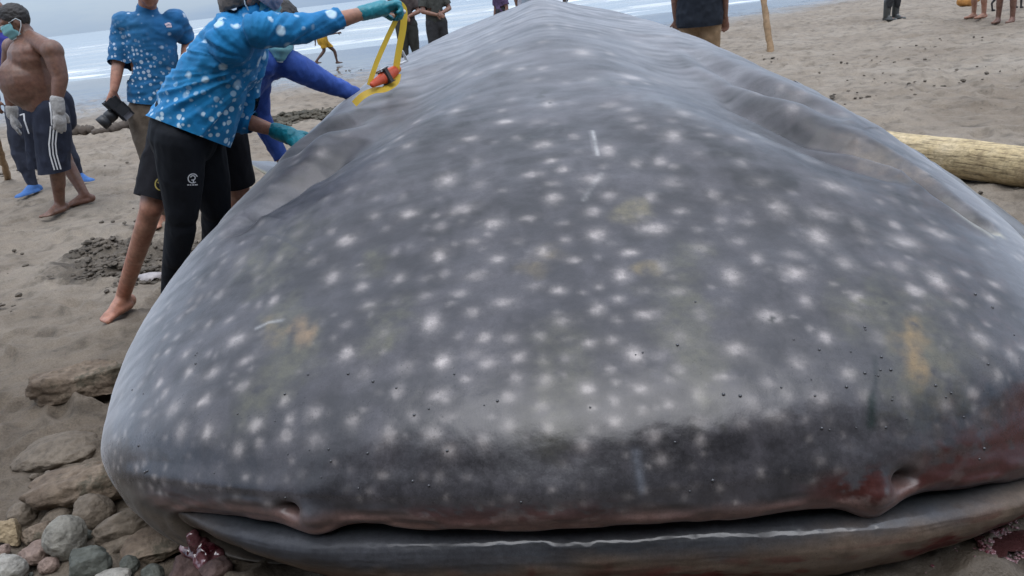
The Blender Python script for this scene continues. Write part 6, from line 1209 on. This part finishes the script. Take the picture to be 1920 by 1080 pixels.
clods('seaweed_bank', [((-2.741, 10.440, 0.000), 0.5, 0.35), ((-2.466, 10.511, 0.000), 0.6, 0.40), ((-2.226, 10.800, 0.000), 0.6, 0.45), ((-2.827, 10.202, 0.000), 0.3, 0.25)], 520, 6, WEED, 0.012, 0.055)
clods('tide_litter', [((-3.171, 17.339, 0.000), 1.2, 0.5), ((-2.060, 16.871, 0.000), 1.0, 0.5), ((3.883, 10.948, 0.000), 1.0, 0.6), ((3.371, 7.533, 0.000), 0.5, 0.3), ((6.384, 10.565, 0.000), 1.2, 0.5), ((5.148, 17.999, 0.000), 1.5, 0.8), ((-5.509, 8.924, 0.000), 0.4, 0.3), ((4.742, 8.273, 0.000), 1.0, 0.6), ((4.670, 9.584, 0.000), 1.2, 0.6), ((4.937, 7.567, 0.000), 1.2, 0.7), ((-3.355, 5.521, 0.000), 1.2, 0.9), ((-2.793, 4.206, 0.000), 0.7, 0.6), ((-4.056, 7.930, 0.000), 1.2, 0.8), ((2.726, 3.912, 0.000), 0.5, 0.4)], 260, 7, MUD, 0.005, 0.022)
rag = V((-2.122, 4.294, 0.000)); RG = tag(empty('plastic_scrap', tuple(rag)), 'pale plastic scrap on the churned sand behind the black leggings', 'litter')
rv = [(math.cos(a)*0.09*(1+0.3*math.sin(a*3)), math.sin(a)*0.06, 0.02+0.012*math.sin(a*5)) for a in np.linspace(0, 2*math.pi, 18, endpoint=False)]+[(0, 0, 0.05)]
o = mesh_obj('scrap_sheet', rv, [(i, (i+1) % 18, 18) for i in range(18)], simple_mat('dull_plastic', (0.36, 0.33, 0.33), 0.4, 0.2, 30), RG); o.modifiers.new('t', 'SOLIDIFY').thickness = 0.003
# bloody froth at the lower right and gore under the jaw corner
FR = NT('bloody_froth'); FR.set(Base_Color=FR.ramp(FR.noise(FR.co('Object'), 30, 4), [(0.35, (0.12, 0.02, 0.03)), (0.82, (0.45, 0.33, 0.35))]), Roughness=0.12, Specular_IOR_Level=0.8)
bm = bmesh.new(); rng = np.random.default_rng(3)
for c, sx, sy, n in (((1.177, 1.503, 0.000), 0.07, 0.05, 170), ((1.179, 1.463, 0.000), 0.06, 0.05, 150), ((1.101, 1.428, 0.000), 0.05, 0.03, 60), ((1.248, 1.564, 0.000), 0.05, 0.04, 70), ((1.140, 1.510, 0.000), 0.05, 0.03, 14), ((1.008, 1.425, 0.000), 0.10, 0.04, 10)):
    for k in range(n):
        a, r = rng.uniform(0, 6.28), rng.uniform(0, 1)**0.5; s_ = rng.uniform(0.001, 0.0042); x, y = c[0]+math.cos(a)*r*sx, c[1]+math.sin(a)*r*sy
        bmesh.ops.create_icosphere(bm, subdivisions=2, radius=1, matrix=Matrix.Translation((x, y, float(ground_h(np.array([x]), np.array([y]))[0])+s_*0.3)) @ Matrix.Diagonal((s_*1.3, s_*1.3, s_*0.45, 1)))
me = bpy.data.meshes.new('froth'); bm.to_mesh(me); bm.free(); me.materials.append(FR.m); me.polygons.foreach_set('use_smooth', [True]*len(me.polygons)); o = link(bpy.data.objects.new('froth', me)); o['kind'] = 'stuff'
PU = NT('bloody_water'); PU.set(Base_Color=(0.045, 0.018, 0.018), Roughness=0.10, Specular_IOR_Level=0.8); PU.bump(PU.noise(PU.co('Object'), 45, 4), 0.5, 0.01)
bm = bmesh.new(); rng = np.random.default_rng(8)
for c, r in (((1.176, 1.497, 0.000), 0.085), ((1.195, 1.470, 0.000), 0.09), ((1.099, 1.428, 0.000), 0.05), ((1.251, 1.564, 0.000), 0.06)):
    ring = []; ph_ = rng.uniform(0, 6)
    for a in np.linspace(0, 2*math.pi, 28, endpoint=False):
        q = r*(1+0.25*math.sin(3*a+ph_)+0.12*math.sin(7*a)); x, y = c[0]+q*math.cos(a), c[1]+0.7*q*math.sin(a)
        ring.append(bm.verts.new((x, y, float(ground_h(np.array([c[0]]), np.array([c[1]]))[0])+0.006)))
    bm.faces.new(ring)
me = bpy.data.meshes.new('blood_puddle'); bm.to_mesh(me); bm.free(); me.materials.append(PU.m); o = link(bpy.data.objects.new('blood_puddle', me)); o['kind'] = 'stuff'
GM = NT('gore'); GM.set(Base_Color=GM.ramp(GM.noise(GM.co('Object'), 22, 4), [(0.4, (0.045, 0.008, 0.012)), (0.65, (0.20, 0.09, 0.10))]), Roughness=0.10, Specular_IOR_Level=0.9, Coat_Weight=0.5, Coat_Roughness=0.05)
gc = V((-0.955, 1.725, 0.000)); GO = tag(empty('offal', tuple(gc)), 'glistening dark red offal on the rocks below the left mouth corner', 'offal')
solid('flesh', [cap(gc+V((0, 0, 0.09)), gc+V((0.02, -0.01, 0.03)), 0.016, 0.022), cap(gc+V((0.02, 0, 0.06)), gc+V((0.06, -0.02, 0.03)), 0.014, 0.018), cap(gc+V((0.03, -0.03, 0.05)), gc+V((0.05, -0.06, 0.01)), 0.015, 0.014), cap(gc+V((-0.03, 0, 0.05)), gc+V((0.03, -0.04, 0.02)), 0.012, 0.016)], 0.004, GM.m, GO, 2, folds(0.006, (30, 30, 30), 9))
